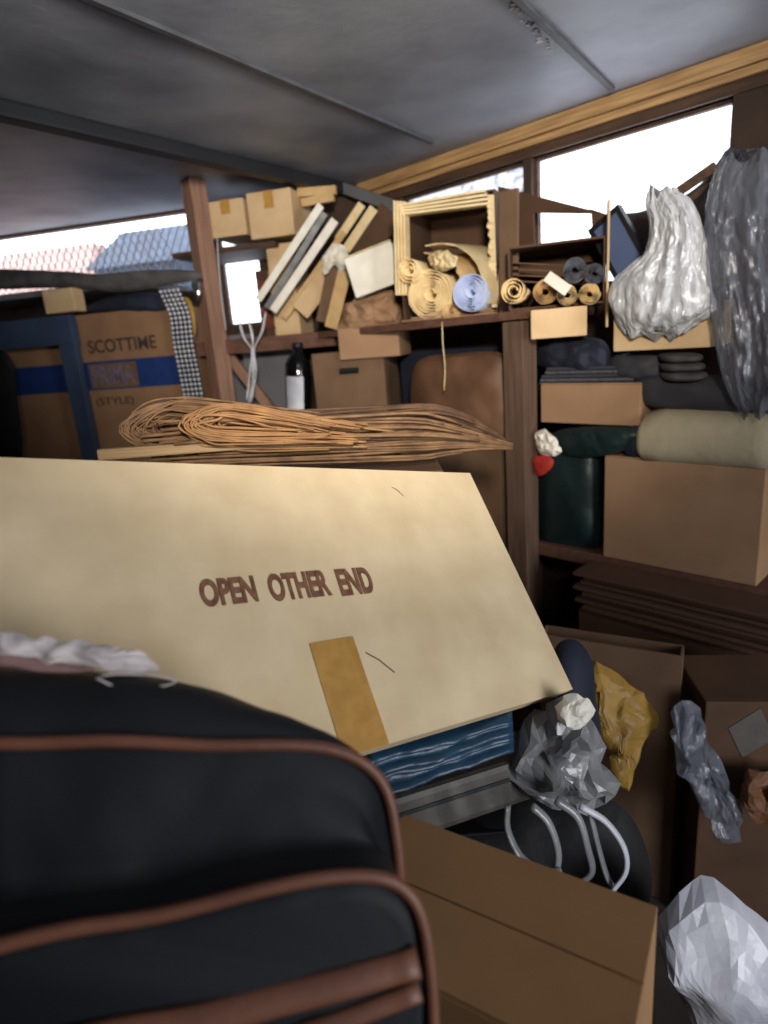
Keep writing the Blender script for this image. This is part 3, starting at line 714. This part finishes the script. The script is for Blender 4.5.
# bubble wrap strip
P = [L(.68)(p.x, p.y) for p in spline(px3([(170, 291), (180, 315), (184, 345), (190, 375), (196, 408)]), 26)]
bw_ = empty('bubble_wrap', frame(P[-1], WL, -NL, V3((0, 0, 1))), 'strip of shiny bubble wrap hanging from the shelf end beside the left post', 'bubble wrap')
bi = bw_.matrix_world.inverted()
s_ = MB(); rings = []
for p in P: rings.append([bi @ (p + WL * dx + NL * dn) for dx, dn in ((-.055, 0), (.055, 0), (.055, .006), (-.055, .006))])
s_.loft(rings); s_.obj('sheet', M['blackpl'], bw_)
bu = MB()
for i, p in enumerate(P):
    for k in range(5):
        c = p + WL * (-.046 + .023 * k) + NL * .006
        bm = bmesh.new(); bmesh.ops.create_icosphere(bm, subdivisions=1, radius=.0095); bm.verts.index_update()
        bu.add([bi @ (c + v.co) for v in bm.verts], [[v.index for v in f.verts] for f in bm.faces]); bm.free()
o = bu.obj('bubbles', M['whitepl'], bw_, True); o['kind'] = 'stuff'
puff('mustard_bag', [(179, 300), (188, 298), (194, 310), (196, 330), (190, 345), (182, 340), (179, 320)], L(.6), .02, M['yellow'], .004, 20, 44, ns=40, nr=6, label='mustard yellow pouch hanging behind the left post', cat='pouch')
puff('metal_clip', [(191, 283), (199, 281), (201, 290), (198, 301), (194, 294)], L(.66), .012, M['silver'], .005, 40, 45, ns=30, nr=5, label='shiny metal clip on the shelf end beside the left post', cat='clip')
# grey boards, bottle, hanging plastic
G4 = 'grey boards against the left wall'
for k, (a, b, y0, y1, o) in enumerate(((176, 262, 338, 425, .2), (252, 304, 336, 425, .28))):
    mt, w, h = box_at(L(o), (a, y1), (b, y1), (a, y0)); h += mt[2][3] - 1.08; mt[2][3] = 1.08
    o_ = MB().box((-w / 2, 0, 0), (w / 2, .02, h), None, .003).obj('grey_board', M['greyboard']); o_.matrix_world = mt
    tag(o_, ['grey board behind the left post standing on the left shelf', 'grey board standing behind the black bottle'][k], 'board', G4)
def lathe(name, prof, m, parent=None, n=24, mtx=None):
    rings = [[V3((r * math.cos(2 * math.pi * k / n), r * math.sin(2 * math.pi * k / n), z)) for k in range(n)] for r, z in prof]
    return MB().loft(rings).obj(name, m, parent, True)
p = L(.56)(299, 415); bt = empty('bottle', frame(p, WL, -NL, V3((0, 0, 1))) @ Matrix.Rotation(.1, 4, 'Y'), 'glossy black bottle with a painted white highlight beside the handle-hole carton', 'bottle')
zt_ = L(.56)(299, 342).z - p.z
lathe('body', [(.055, 0), (.062, .01), (.062, zt_ * .7), (.05, zt_ * .78), (.024, zt_ * .86), (.022, zt_ * .93)], M['bottle'], bt)
lathe('cap', [(.026, zt_ * .92), (.027, zt_ * .99), (.02, zt_)], M['blackfr'], bt)
lb_m = MB()
rings = [[V3((r * math.cos(a), r * math.sin(a), z)) for a in [(-2.3 + 1.5 * k / 9) for k in range(10)]] for r, z in ((.0632, zt_ * .1), (.0632, zt_ * .55))]
lb_m.loft(rings, cap=False); lb_m.f = [q for i, q in enumerate(lb_m.f) if i != 9]
lb_m.obj('pale_patch', M['whitepl'], bt, True)  # white strip paints the highlight on the glossy bottle
ps = []
for k, pts in enumerate(([(238, 316), (244, 338), (252, 350), (250, 372), (247, 400)], [(266, 312), (262, 332), (254, 350), (256, 372), (251, 402)], [(248, 318), (252, 334), (253, 350), (253, 380), (249, 404)])):
    ps.append([L(.6)(p.x, p.y) for p in spline(px3(pts), 18)])
tw = MB()
for q in ps: tw.tube(q, [.004 + .004 * math.sin(i * .5) ** 2 for i in range(18)], 6, flat=.5)
tag(tw.obj('plastic_strips', M['milky'], None, True, ps[2][-1]), 'twisted white plastic strips hanging below the bright narrow pane', 'plastic')
cp = [L(.54)(217, 238), L(.545)(219, 270), L(.54)(222, 300), L(.55)(226, 330)]
tag(MB().tube(spline(cp, 12), .003, 5).obj('cord', M['whitepl'], None, True, cp[-1]), 'white cord hanging along the right side of the left post', 'cord')

#==================================================================== FOREGROUND: OPEN OTHER END carton
def cdir(x, y, z): v = x * rt + y * up + z * fw; return v.normalized()
CU = cdir(830 / 620, 14 / 620, 1); CV = cdir(-453 / 620, 1208 / 620, 1); CV = (CV - CU * CV.dot(CU)).normalized(); CN = CU.cross(CV)
DC = 1.45; PTR = D(470, 473, DC)
def CP(px, py): return hit(px, py, PTR, CN)
def cuv(px, py): q = CP(px, py) - PTR; return q.dot(CU), q.dot(CV)
ch = -cuv(570, 690)[1]; cw = .97; cdp = .05
cc = empty('carton', frame(PTR - CU * cw / 2 - CV * ch, CU, -CN, CV), 'big pale flat carton stamped in brown with three words, leaning over the pile', 'box')
# local: x along CU from centre, y into the carton, z up its face
cb = MB(); nx, nz = 40, 22
def bulge(x, z):
    return .004 * noise.noise(V3((x * 3.1, z * 3.7, 2))) + .001 * noise.noise(V3((x * 9, z * 9, 5)))
fv = []; 
for j in range(nz + 1):
    for i in range(nx + 1):
        x = -cw / 2 + cw * i / nx; z = ch * j / nz; e = min(1, 6 * min(i / nx, 1 - i / nx), 6 * min(j / nz, 1 - j / nz))
        fv.append(V3((x, -bulge(x, z) * e, z)))
ff = [(j * (nx + 1) + i, j * (nx + 1) + i + 1, (j + 1) * (nx + 1) + i + 1, (j + 1) * (nx + 1) + i) for j in range(nz) for i in range(nx)]
rim = [i for i in range(nx + 1)] + [j * (nx + 1) + nx for j in range(1, nz + 1)] + [nz * (nx + 1) + i for i in range(nx - 1, -1, -1)] + [j * (nx + 1) for j in range(nz - 1, 0, -1)]
n0 = len(fv); bk = [V3((fv[i].x, cdp, fv[i].z)) for i in rim]
ff += [(rim[k], rim[(k + 1) % len(rim)], n0 + (k + 1) % len(rim), n0 + k) for k in range(len(rim))] + [tuple(n0 + k for k in range(len(rim)))]
cb.add(fv + bk, ff); cbody = cb.obj('body', M['carton'], cc)
def lx(px, py): a, b = cuv(px, py); return a + cw / 2, b + ch
def word(t, x0, y0, x1, y1, hpx):
    ax, az = lx(x0, y0); bx, bz = lx(x1, y1); az2 = lx(x0, y0 - hpx)[1]
    o = put_text('printed_word', t, M['stamp'], cbody, ax, bx, (az + bz) / 2, (az + bz) / 2 + (az2 - az), 0, .04)
    for v in o.data.vertices: v.co.y += -bulge(v.co.x, v.co.z) - .0008
word('OPEN', 203, 608, 259, 602, 28); word('OTHER', 272, 601, 333, 597, 28); word('END', 342, 596, 376, 593, 27)
tq = [lx(*p) for p in ((310, 645), (353, 635), (386, 738), (340, 748))]
tx0, tx1 = (tq[0][0] + tq[3][0]) / 2, (tq[1][0] + tq[2][0]) / 2; tz = (tq[0][1] + tq[1][1]) / 2
tp = MB(); n = 14
rings = []
for k in range(n + 1):
    z = -.0 + tz * k / n; y = -bulge((tx0 + tx1) / 2, z) * min(1, 6 * k / n * tz / ch) - .0012
    rings.append([V3((tx0, y, z)), V3((tx1, y, z)), V3((tx1, y - .001, z)), V3((tx0, y - .001, z))])
tp.loft(rings); tp.obj('tape', M['tape'], cbody)
for a, b in (((392, 487), (404, 496)), ((366, 652), (395, 672))):
    ax, az = lx(*a); bx, bz = lx(*b); cr = MB(); cr.tube([V3((ax, -bulge(ax, az), az)), V3(((ax + bx) / 2, -bulge(ax, az) - .0006, (az + bz) / 2 + .004)), V3((bx, -bulge(bx, bz), bz))], .0012, 5); cr.obj('crease', M['kraft_dark'], cbody)
# support under the leaning carton: plain carton hidden behind it
#==================================================================== reeds lying along the carton's upper edge
CT = lambda px, py: D(px, py, 1.36 + (px - 100) * .0008)
def strands(paths, n, rad, spread, m, name, label, cat, seed, group=None, taper=None):
    random.seed(seed); mb = MB()
    base = [CT(p.x, p.y) for p in spline(px3(paths), 22)]
    for s in range(n):
        a = random.gauss(0, .5); b = random.gauss(0, .5); ph = random.random() * 6
        pts = []
        i0 = random.randint(0, 3); i1 = random.randint(19, 22)
        for i in range(i0, i1):
            t = i / 21; k = spread * (taper(t) if taper else 1)
            pts.append(base[i] + V3((0, 0, 1)) * k * (a + .12 * math.sin(ph + t * 5)) + fw * k * 1.3 * (b + .1 * math.cos(ph + t * 4)))
        mb.tube(pts, rad * random.uniform(.7, 1.2), 4)
    return tag(mb.obj(name, m, None, True, base[10]), label, cat, group)
strands([(150, 452), (230, 446), (330, 441), (420, 437), (470, 440), (512, 446)], 110, .0042, .05, M['reed'], 'reed_bundle', 'long bundle of brown reeds tied to a point beside the post', 'reeds', 3, 'reed bundles', lambda t: 1 if t < .75 else max(.12, 1 - (t - .75) * 3.6))
strands([(240, 436), (300, 430), (370, 424), (440, 420), (480, 430), (510, 445)], 70, .004, .034, M['reed_d'], 'reed_bundle', 'dark upper bundle of reeds ending at the tied point', 'reeds', 4, 'reed bundles', lambda t: 1 if t < .7 else max(.15, 1 - (t - .7) * 2.8))
def loops(n, cx, cy, rx, ry, xe, ye, m, label, seed, rad, fz=0):
    random.seed(seed); mb = MB()
    for s in range(n):
        k = s / n; q = .3 + .75 * random.random() ** .7; jx, jy = random.gauss(0, 3.0), random.gauss(0, 1.8)
        pts = [(xe + jx * 6, ye + jy - ry * q * .4), (cx + rx * .5 + jx, cy - ry * q + jy), (cx - rx * .35 * q + jx, cy - ry * q * .85 + jy), (cx - rx * q + jx, cy + jy), (cx - rx * .5 * q + jx, cy + ry * q * .8 + jy), (cx + rx * .5 + jx, cy + ry * q + jy), (xe + jx * 6, ye + ry * q * .5 + jy)]
        pts = [(x + random.gauss(0, 3.2), y + random.gauss(0, 1.9)) for x, y in pts]
        dz = random.uniform(-.02, .05)
        mb.tube([CT(p.x, p.y) + fw * (dz + fz) for p in spline(px3(pts), 64)], rad * random.uniform(.7, 1.2), 4)
    b = CT(cx, cy + ry)
    return tag(mb.obj('reed_coil', m, None, True, b), label, 'reeds', 'reed bundles')
loops(90, 175, 428, 50, 24, 330, 430, M['reed'], 'wide dark loop of bent reeds at the left end', 5, .003)
loops(80, 232, 430, 34, 16, 330, 436, M['reed_l'], 'smaller golden loop of bent reeds in front of the dark loop', 6, .003, -.09)
plank('wooden_lath', 'pale wooden lath lying under the reeds on the carton edge', 'lath', (108, 457), (330, 440), 11, lambda x, y: CT(x, y) - fw * .05, .02, M['wood_y'])

#==================================================================== black bag with brown piping
ext = [(410, 1160), (-190, 1160)]
def ring(pts, d, n=90, dl=None):
    P = spline(px3([(-190, pts[0][1])] + pts), n)
    Q = [D(p.x, p.y, (d if dl is None else d + (dl - d) * max(0, min(1, (p.x) / 400)))) for p in P]
    tail = spline([V3((pts[-1][0], pts[-1][1], 0)), V3((pts[-1][0], 1150, 0)), V3((-190, 1150, 0)), V3((-190, pts[0][1] + 20, 0))], 40)
    return Q + [D(p.x, p.y, d if dl is None else d + (dl - d) * max(0, min(1, p.x / 400))) for p in tail[1:-1]]
R0 = [(-100, 664), (0, 668), (90, 672), (180, 682), (250, 704), (305, 733), (345, 764), (368, 800), (380, 850), (386, 920), (390, 1000), (394, 1100)]
R1 = [(-100, 745), (0, 743), (150, 741), (295, 745), (340, 752), (370, 769), (388, 795), (396, 840), (402, 920), (406, 1000), (410, 1100)]
R1b = [(-100, 780), (0, 776), (150, 772), (290, 775), (335, 784), (360, 802), (374, 830), (384, 870), (392, 930), (396, 1000), (400, 1100)]
R2a = [(-100, 925), (0, 900), (150, 872), (260, 852), (320, 842), (368, 842), (392, 862), (402, 900), (406, 950), (408, 1010), (410, 1100)]
R3 = [(-100, 968), (0, 945), (150, 915), (260, 892), (335, 877), (384, 878), (412, 897), (425, 930), (429, 980), (431, 1040), (432, 1100)]
R4 = [(-100, 992), (0, 968), (150, 940), (260, 918), (335, 904), (376, 905), (398, 920), (408, 945), (413, 985), (415, 1040), (416, 1100)]
bag = empty('travel_bag', Matrix.Translation(D(110, 1150, .57)), 'black fabric travel bag with brown piping filling the lower left corner', 'bag')
BI = bag.matrix_world.inverted()
BK = .92
rgs = [ring(q, a * BK, dl=b * BK) for q, a, b in ((R0, .69, .765), (R1, .60, .70), (R1b, .59, .69), (R2a, .575, .67), (R3, .53, .62), (R4, .52, .612))]
rr = []
for i, a in enumerate(rgs):
    rr.append(a)
    if i in (0, 2, 3):
        b = rgs[i + 1]
        rr += [[p.lerp(q, t) - fw * (.012 * math.sin(math.pi * t) * (1 if i < 2 else .4)) + up * (.018 * math.sin(math.pi * t) if i == 0 else 0) for p, q in zip(a, b)] for t in (.2, .4, .6, .8)]
rr = [[p + noise.noise_vector(p * 9) * .006 + noise.noise_vector(p * 26) * .002 for p in q] for q in rr]
mb = MB(); mb.loft([[BI @ p for p in q] for q in rr]); mb.obj('body', M['bag'], bag, True)
def along(pts, d, dl, n=80): return [BI @ (lambda P: P + noise.noise_vector(P * 9) * .006)(D(p.x, p.y, d + (dl - d) * max(0, min(1, p.x / 400)) - .004)) for p in spline(px3([(-190, pts[0][1])] + pts), n)]
MB().tube(along(R1, .60 * BK, .70 * BK), .0062, 8).obj('piping', M['leather'], bag, True)
MB().tube(along(R3, .53 * BK, .62 * BK), .0062, 8).obj('piping', M['leather'], bag, True)
for k, (pts, w) in enumerate((([(-60, 1085), (60, 1055), (200, 1018), (310, 990), (418, 962)], .0125), ([(200, 1058), (320, 1026), (418, 990)], .0085))):
    MB().tube(along(pts, .516 * BK, .608 * BK, 40), w, 10, flat=.45).obj('leather_band', M['leather'], bag, True)
# white cloth strip lying on the bag
TOPB = lambda px, py: D(px, py, .61 + .1 * max(0, px) / 400)
sc_ = puff('white_strap', [(-70, 634), (0, 634), (60, 640), (125, 648), (158, 662), (150, 672), (100, 668), (40, 664), (-10, 662), (-70, 660)], TOPB, .012, M['whitecloth'], .007, 30, 51, nr=6, ns=70, crisp='facet', label='frayed white cloth strap lying across the top of the black bag', cat='strap')
puff('pink_lining', [(-70, 644), (0, 648), (60, 660), (100, 668), (60, 671), (0, 664), (-70, 660)], lambda x, y: TOPB(x, y) - fw * .006, .009, M['pink'], .003, 22, 52, nr=5, ns=50, parent=sc_).location = -sc_.location
cp = [D(p.x, p.y, .585 + .1 * p.x / 400) for p in spline(px3([(96, 678), (120, 688), (150, 688), (176, 682), (160, 676), (120, 674), (100, 676)]), 30)]
tag(MB().tube(cp, .0011, 5).obj('cord', M['whitecloth'], None, True, cp[5]), 'thin white cord loop lying on the black bag beside the strap', 'cord')

#==================================================================== lower right pile
HZB = .93
# box 11 : top face is horizontal
A, Bq = HZ(HZB)(410, 816), HZ(HZB)(658, 906); Cq = HZ(HZB)(622, 1030)
X = (Bq - A); X.normalize(); Yb = V3((-X.y, X.x, 0)); dep = -(Cq - Bq).dot(Yb) + .05; wid = (Bq - A).length + .01
o0 = Bq - X * wid / 2 - Yb * dep; 
fb = empty('carton', frame(V3((o0.x, o0.y, 0)), X, Yb, V3((0, 0, 1))), 'tall brown carton with closed lid in the foreground beside the black bag', 'box')
MB().box((-wid / 2, 0, 0), (wid / 2, dep, HZB - .006), None, .004).obj('body', M['kraft_foot'], fb)
for y0, y1 in ((.001, dep / 2 - .0015), (dep / 2 + .0015, dep - .001)):
    MB().box((-wid / 2, y0, HZB - .006), (wid / 2, y1, HZB), None, .0012).obj('flap', M['kraft_foot'], fb)
# grey case and what lies on it
mt, w, h = box_at(DD(1.08, .0009, 390), (372, 856), (556, 792), (372, 806), True)
gc = empty('grey_case', mt, 'flat grey vinyl case under the blue tarp and the big pale carton', 'case')
MB().box((-w / 2, 0, 0), (w / 2, .34, h), None, .012).obj('body', M['greycase'], gc)
MB().box((-w / 2 - .002, -.003, h * .6), (w / 2 + .002, .342, h * .68), None, .001).obj('rim', M['darkmetal'], gc)
folded('blue_tarp', 'folded dark blue tarp squeezed between the pale carton and grey case', 'tarp', (368, 762), (374, 800), (512, 719), (514, 752), DD(1.05, .0009, 390), 4, .09, M['bluetarp'], 3)
puff('grey_plastic_bag', [(508, 750), (524, 722), (556, 702), (586, 712), (600, 742), (610, 790), (580, 806), (540, 800), (512, 785)], DD(1.2), .05, M['greyplastic'], .03, 13, 62, nr=8, ns=30, crisp='facet',
     label='crumpled grey plastic bag beside the blue tarp under the carton corner', cat='plastic bag')
puff('paper_wad', [(556, 706), (570, 694), (588, 698), (594, 712), (588, 724), (570, 726), (558, 718)], DD(1.15), .025, M['paperw'], .009, 34, 63, nr=5, ns=18, crisp='facet',
     label='white crumpled paper ball on the grey plastic bag', cat='paper')
puff('black_bulk', [(556, 646), (576, 640), (592, 662), (596, 700), (600, 740), (570, 750), (555, 720), (550, 680)], DD(1.42), .08, M['navy'], .008, 8, 64,
     label='black bag bulging behind the right corner of the pale carton', cat='bag')
puff('black_bulk', [(395, 850), (450, 822), (520, 800), (600, 795), (640, 830), (650, 900), (600, 960), (480, 950), (400, 920)], DD(1.28), .08, M['blackpl'], .01, 7, 65,  # black body put in where the gap is only dark
     label='black mass filling the dark void behind the foreground carton and under the grey case', cat='bag')
# hoops of white cable
hp = [[(508, 806), (508, 830), (522, 858), (545, 872), (562, 872)], [(532, 806), (548, 822), (558, 850), (556, 872), (545, 880)], [(556, 800), (578, 818), (588, 850), (592, 872), (580, 884)],
      [(580, 806), (606, 822), (624, 848), (626, 872), (612, 892)], [(590, 812), (598, 846), (606, 874), (614, 890)]]
ce = empty('cable_coil', Matrix.Translation(DD(1.03)(570, 892)), 'loose loops of white flat cable at the far edge of the foreground carton', 'cable')
ci = ce.matrix_world.inverted()
for k, q in enumerate(hp):
    P = [ci @ DD(1.02 + .012 * k)(p.x, p.y) for p in spline(px3(q), 24)]
    MB().tube(P, .0075 if k != 3 else .006, 8, flat=.45).obj('loop', M['whitepl'] if k == 3 else M['greyplastic'], ce, True)
# cartons on the floor to the right
carton('dim brown carton standing behind the yellow pouch', DD(1.7, -.001, 555), (600, 860), (690, 880), (556, 632), .34, M['kraft_dark'], tilt=False, zbase=0, tape=False) if False else None
p1, p2 = D(540, 624, 1.78), D(682, 668, 1.62); X = (p2 - p1); X.z = 0; wid = X.length; X.normalize(); Yb = V3((-X.y, X.x, 0)); zt2 = (p1.z + p2.z) / 2
o0 = (p1 + p2) / 2
bx = empty('carton', frame(V3((o0.x, o0.y, 0)), X, Yb, V3((0, 0, 1))), 'dim brown flat carton standing on edge behind the yellow pouch', 'box')
t = .006; b = MB()
b.box((-wid / 2, 0, 0), (wid / 2, t, zt2)); b.box((-wid / 2, .06, 0), (wid / 2, .06 + t, zt2)); b.box((-wid / 2, t, 0), (-wid / 2 + t, .06, zt2)); b.box((wid / 2 - t, t, 0), (wid / 2, .06, zt2)); b.box((-wid / 2, t, 0), (wid / 2, .06, t))
b.obj('body', M['kraft_dark'], bx)
puff('yellow_pouch', [(590, 664), (612, 670), (636, 690), (657, 712), (655, 728), (642, 738), (640, 760), (630, 788), (616, 778), (606, 748), (594, 730), (588, 700)], DD(1.6), .05, M['yellow'], .016, 12, 71, nr=9, ns=40, crisp='facet',
     label='mustard yellow cloth pouch right of the pale carton corner', cat='pouch')
rc, w, h = carton('dark brown carton with a pale tilted label at the right edge', DD(1.72, -.0004, 690), (692, 905), (800, 905), (694, 668), .24, M['kraft_deep'], zbase=0, tape=False)
def onf(px, py):
    mi = rc.matrix_world.inverted(); o = rc.matrix_world.translation; n = -(rc.matrix_world.to_3x3() @ V3((0, 1, 0))); return mi @ hit(px, py, o, n)
q = [onf(*p) for p in ((728, 728), (760, 708), (775, 738), (742, 757))]
link('pale_patch', [V3((a.x, -.0005, a.z)) for a in q] + [V3((a.x, -.002, a.z)) for a in q], [(0, 1, 2, 3), (4, 5, 6, 7), (0, 1, 5, 4), (1, 2, 6, 5), (2, 3, 7, 6), (3, 0, 4, 7)], M['greycase'], rc)
puff('clear_sleeve', [(674, 706), (690, 702), (704, 716), (712, 745), (730, 780), (742, 815), (738, 842), (718, 842), (704, 812), (690, 790), (676, 764), (672, 730)], DD(1.53), .03, M['clear'], .022, 16, 72, nr=6, ns=34, crisp='facet',
     label='crumpled clear plastic sleeve hanging before the dark labelled carton', cat='plastic bag')
puff('amber_cloth', [(738, 786), (752, 770), (775, 768), (800, 780), (800, 815), (770, 822), (748, 812)], DD(1.52), .04, M['amber'], .02, 16, 73, nr=6, ns=26, crisp='facet', label='amber brown cloth at the right edge below the pale label', cat='cloth')
wpb = puff('white_plastic_bag', [(664, 905), (690, 886), (718, 880), (745, 905), (775, 930), (820, 1000), (800, 1070), (730, 1060), (690, 1010), (662, 962)], DD(1.05), .07, M['whitepl'], .026, 7, 74, nr=9, ns=34, crisp='facet',
     label='grey-white plastic bag in the lower right corner beside the foreground carton', cat='plastic bag')
# flattened cartons stacked under the lower shelf
NFL = 9
FO = .56; FZ0 = S(FO)(768, 664).z; FDZ = (S(FO)(768, 613).z - FZ0) / 9
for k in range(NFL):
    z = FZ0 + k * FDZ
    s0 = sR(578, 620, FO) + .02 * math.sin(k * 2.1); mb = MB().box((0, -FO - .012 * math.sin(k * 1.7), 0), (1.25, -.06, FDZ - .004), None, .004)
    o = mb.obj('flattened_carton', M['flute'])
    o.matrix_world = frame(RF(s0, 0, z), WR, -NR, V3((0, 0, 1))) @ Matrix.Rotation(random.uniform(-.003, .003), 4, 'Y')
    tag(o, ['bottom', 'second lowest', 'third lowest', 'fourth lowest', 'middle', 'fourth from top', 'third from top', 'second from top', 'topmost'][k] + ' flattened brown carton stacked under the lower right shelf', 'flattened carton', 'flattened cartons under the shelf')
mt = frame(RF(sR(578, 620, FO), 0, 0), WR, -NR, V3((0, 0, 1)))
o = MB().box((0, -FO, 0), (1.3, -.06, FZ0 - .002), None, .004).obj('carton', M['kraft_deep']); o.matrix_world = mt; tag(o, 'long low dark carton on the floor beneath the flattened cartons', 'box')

# what the pile stands on
def under(label, x0, x1, y0, y1, z1, m, rz=0):
    c = empty('carton', Matrix.Translation(V3(((x0 + x1) / 2, (y0 + y1) / 2, 0))) @ Matrix.Rotation(rz, 4, 'Z'), label, 'box')
    MB().box((-(x1 - x0) / 2, -(y1 - y0) / 2, 0), ((x1 - x0) / 2, (y1 - y0) / 2, z1), None, .004).obj('body', m, c)
bpy.context.view_layer.update()
bv = [bag.matrix_world @ v.co for v in bag.children[0].data.vertices]
under('brown carton beneath the black travel bag', min(v.x for v in bv) + .03, max(v.x for v in bv) - .12, min(v.y for v in bv), max(v.y for v in bv) - .1, min(v.z for v in bv) - .003, M['kraft_dark'])
gv = [gc.matrix_world @ v.co for v in gc.children[0].data.vertices]
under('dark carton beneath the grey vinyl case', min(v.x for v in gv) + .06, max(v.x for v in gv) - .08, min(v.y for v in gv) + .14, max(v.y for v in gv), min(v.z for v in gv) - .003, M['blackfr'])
wv = [wpb.matrix_world @ v.co for v in wpb.data.vertices]; wc = sum((v for v in wv), V3()) / len(wv)
under('dark carton beneath the grey-white plastic bag', wc.x - .05, wc.x + .12, wc.y - .1, wc.y + .06, min(v.z for v in wv) - .002, M['kraft_deep'])
pa, pb_ = CT(150, 463), CT(440, 463)
under('brown carton behind the big stamped carton beneath the reeds', pa.x, pb_.x, (pa.y + pb_.y) / 2 + .03, (pa.y + pb_.y) / 2 + .3, min(pa.z, pb_.z) - .004, M['kraft_dark'])

#==================================================================== LIGHT
w = bpy.data.worlds.new('world'); SC.world = w; w.use_nodes = True
bg = w.node_tree.nodes['Background']; bg.inputs['Color'].default_value = (.86, .92, 1, 1); bg.inputs['Strength'].default_value = 4.6
def area(name, loc, target, sx, sy, power, c):
    l = bpy.data.lights.new(name, 'AREA'); l.shape = 'RECTANGLE'; l.size = sx; l.size_y = sy; l.energy = power; l.color = c
    o = bpy.data.objects.new(name, l); col.objects.link(o); o.location = loc
    o.rotation_euler = (V3(target) - V3(loc)).to_track_quat('-Z', 'Y').to_euler(); return o
area('rear_fill', (2.5, -1.4, 1.5), (-.2, 2.4, 1.9), 1.0, 1.7, 105, (.93, .96, 1))  # unseen area light added at right behind the camera; no doorway is built
sp_ = bpy.data.lights.new('fill_spot', 'SPOT'); sp_.energy = 400; sp_.spot_size = math.radians(62); sp_.spot_blend = 1; sp_.shadow_soft_size = .12; sp_.color = (1, .92, .8)  # unseen spot added to brighten the upper shelves
so = bpy.data.objects.new('fill_spot', sp_); col.objects.link(so); so.location = (.1, -.6, 2.15)
so.rotation_euler = (V3((.1, 2.9, 2.15)) - V3(so.location)).to_track_quat('-Z', 'Y').to_euler()
SC.view_settings.view_transform = 'Standard'; SC.view_settings.look = 'None'; SC.view_settings.gamma = 1
SC.view_settings.use_curve_mapping = False; SC.view_settings.exposure = 0
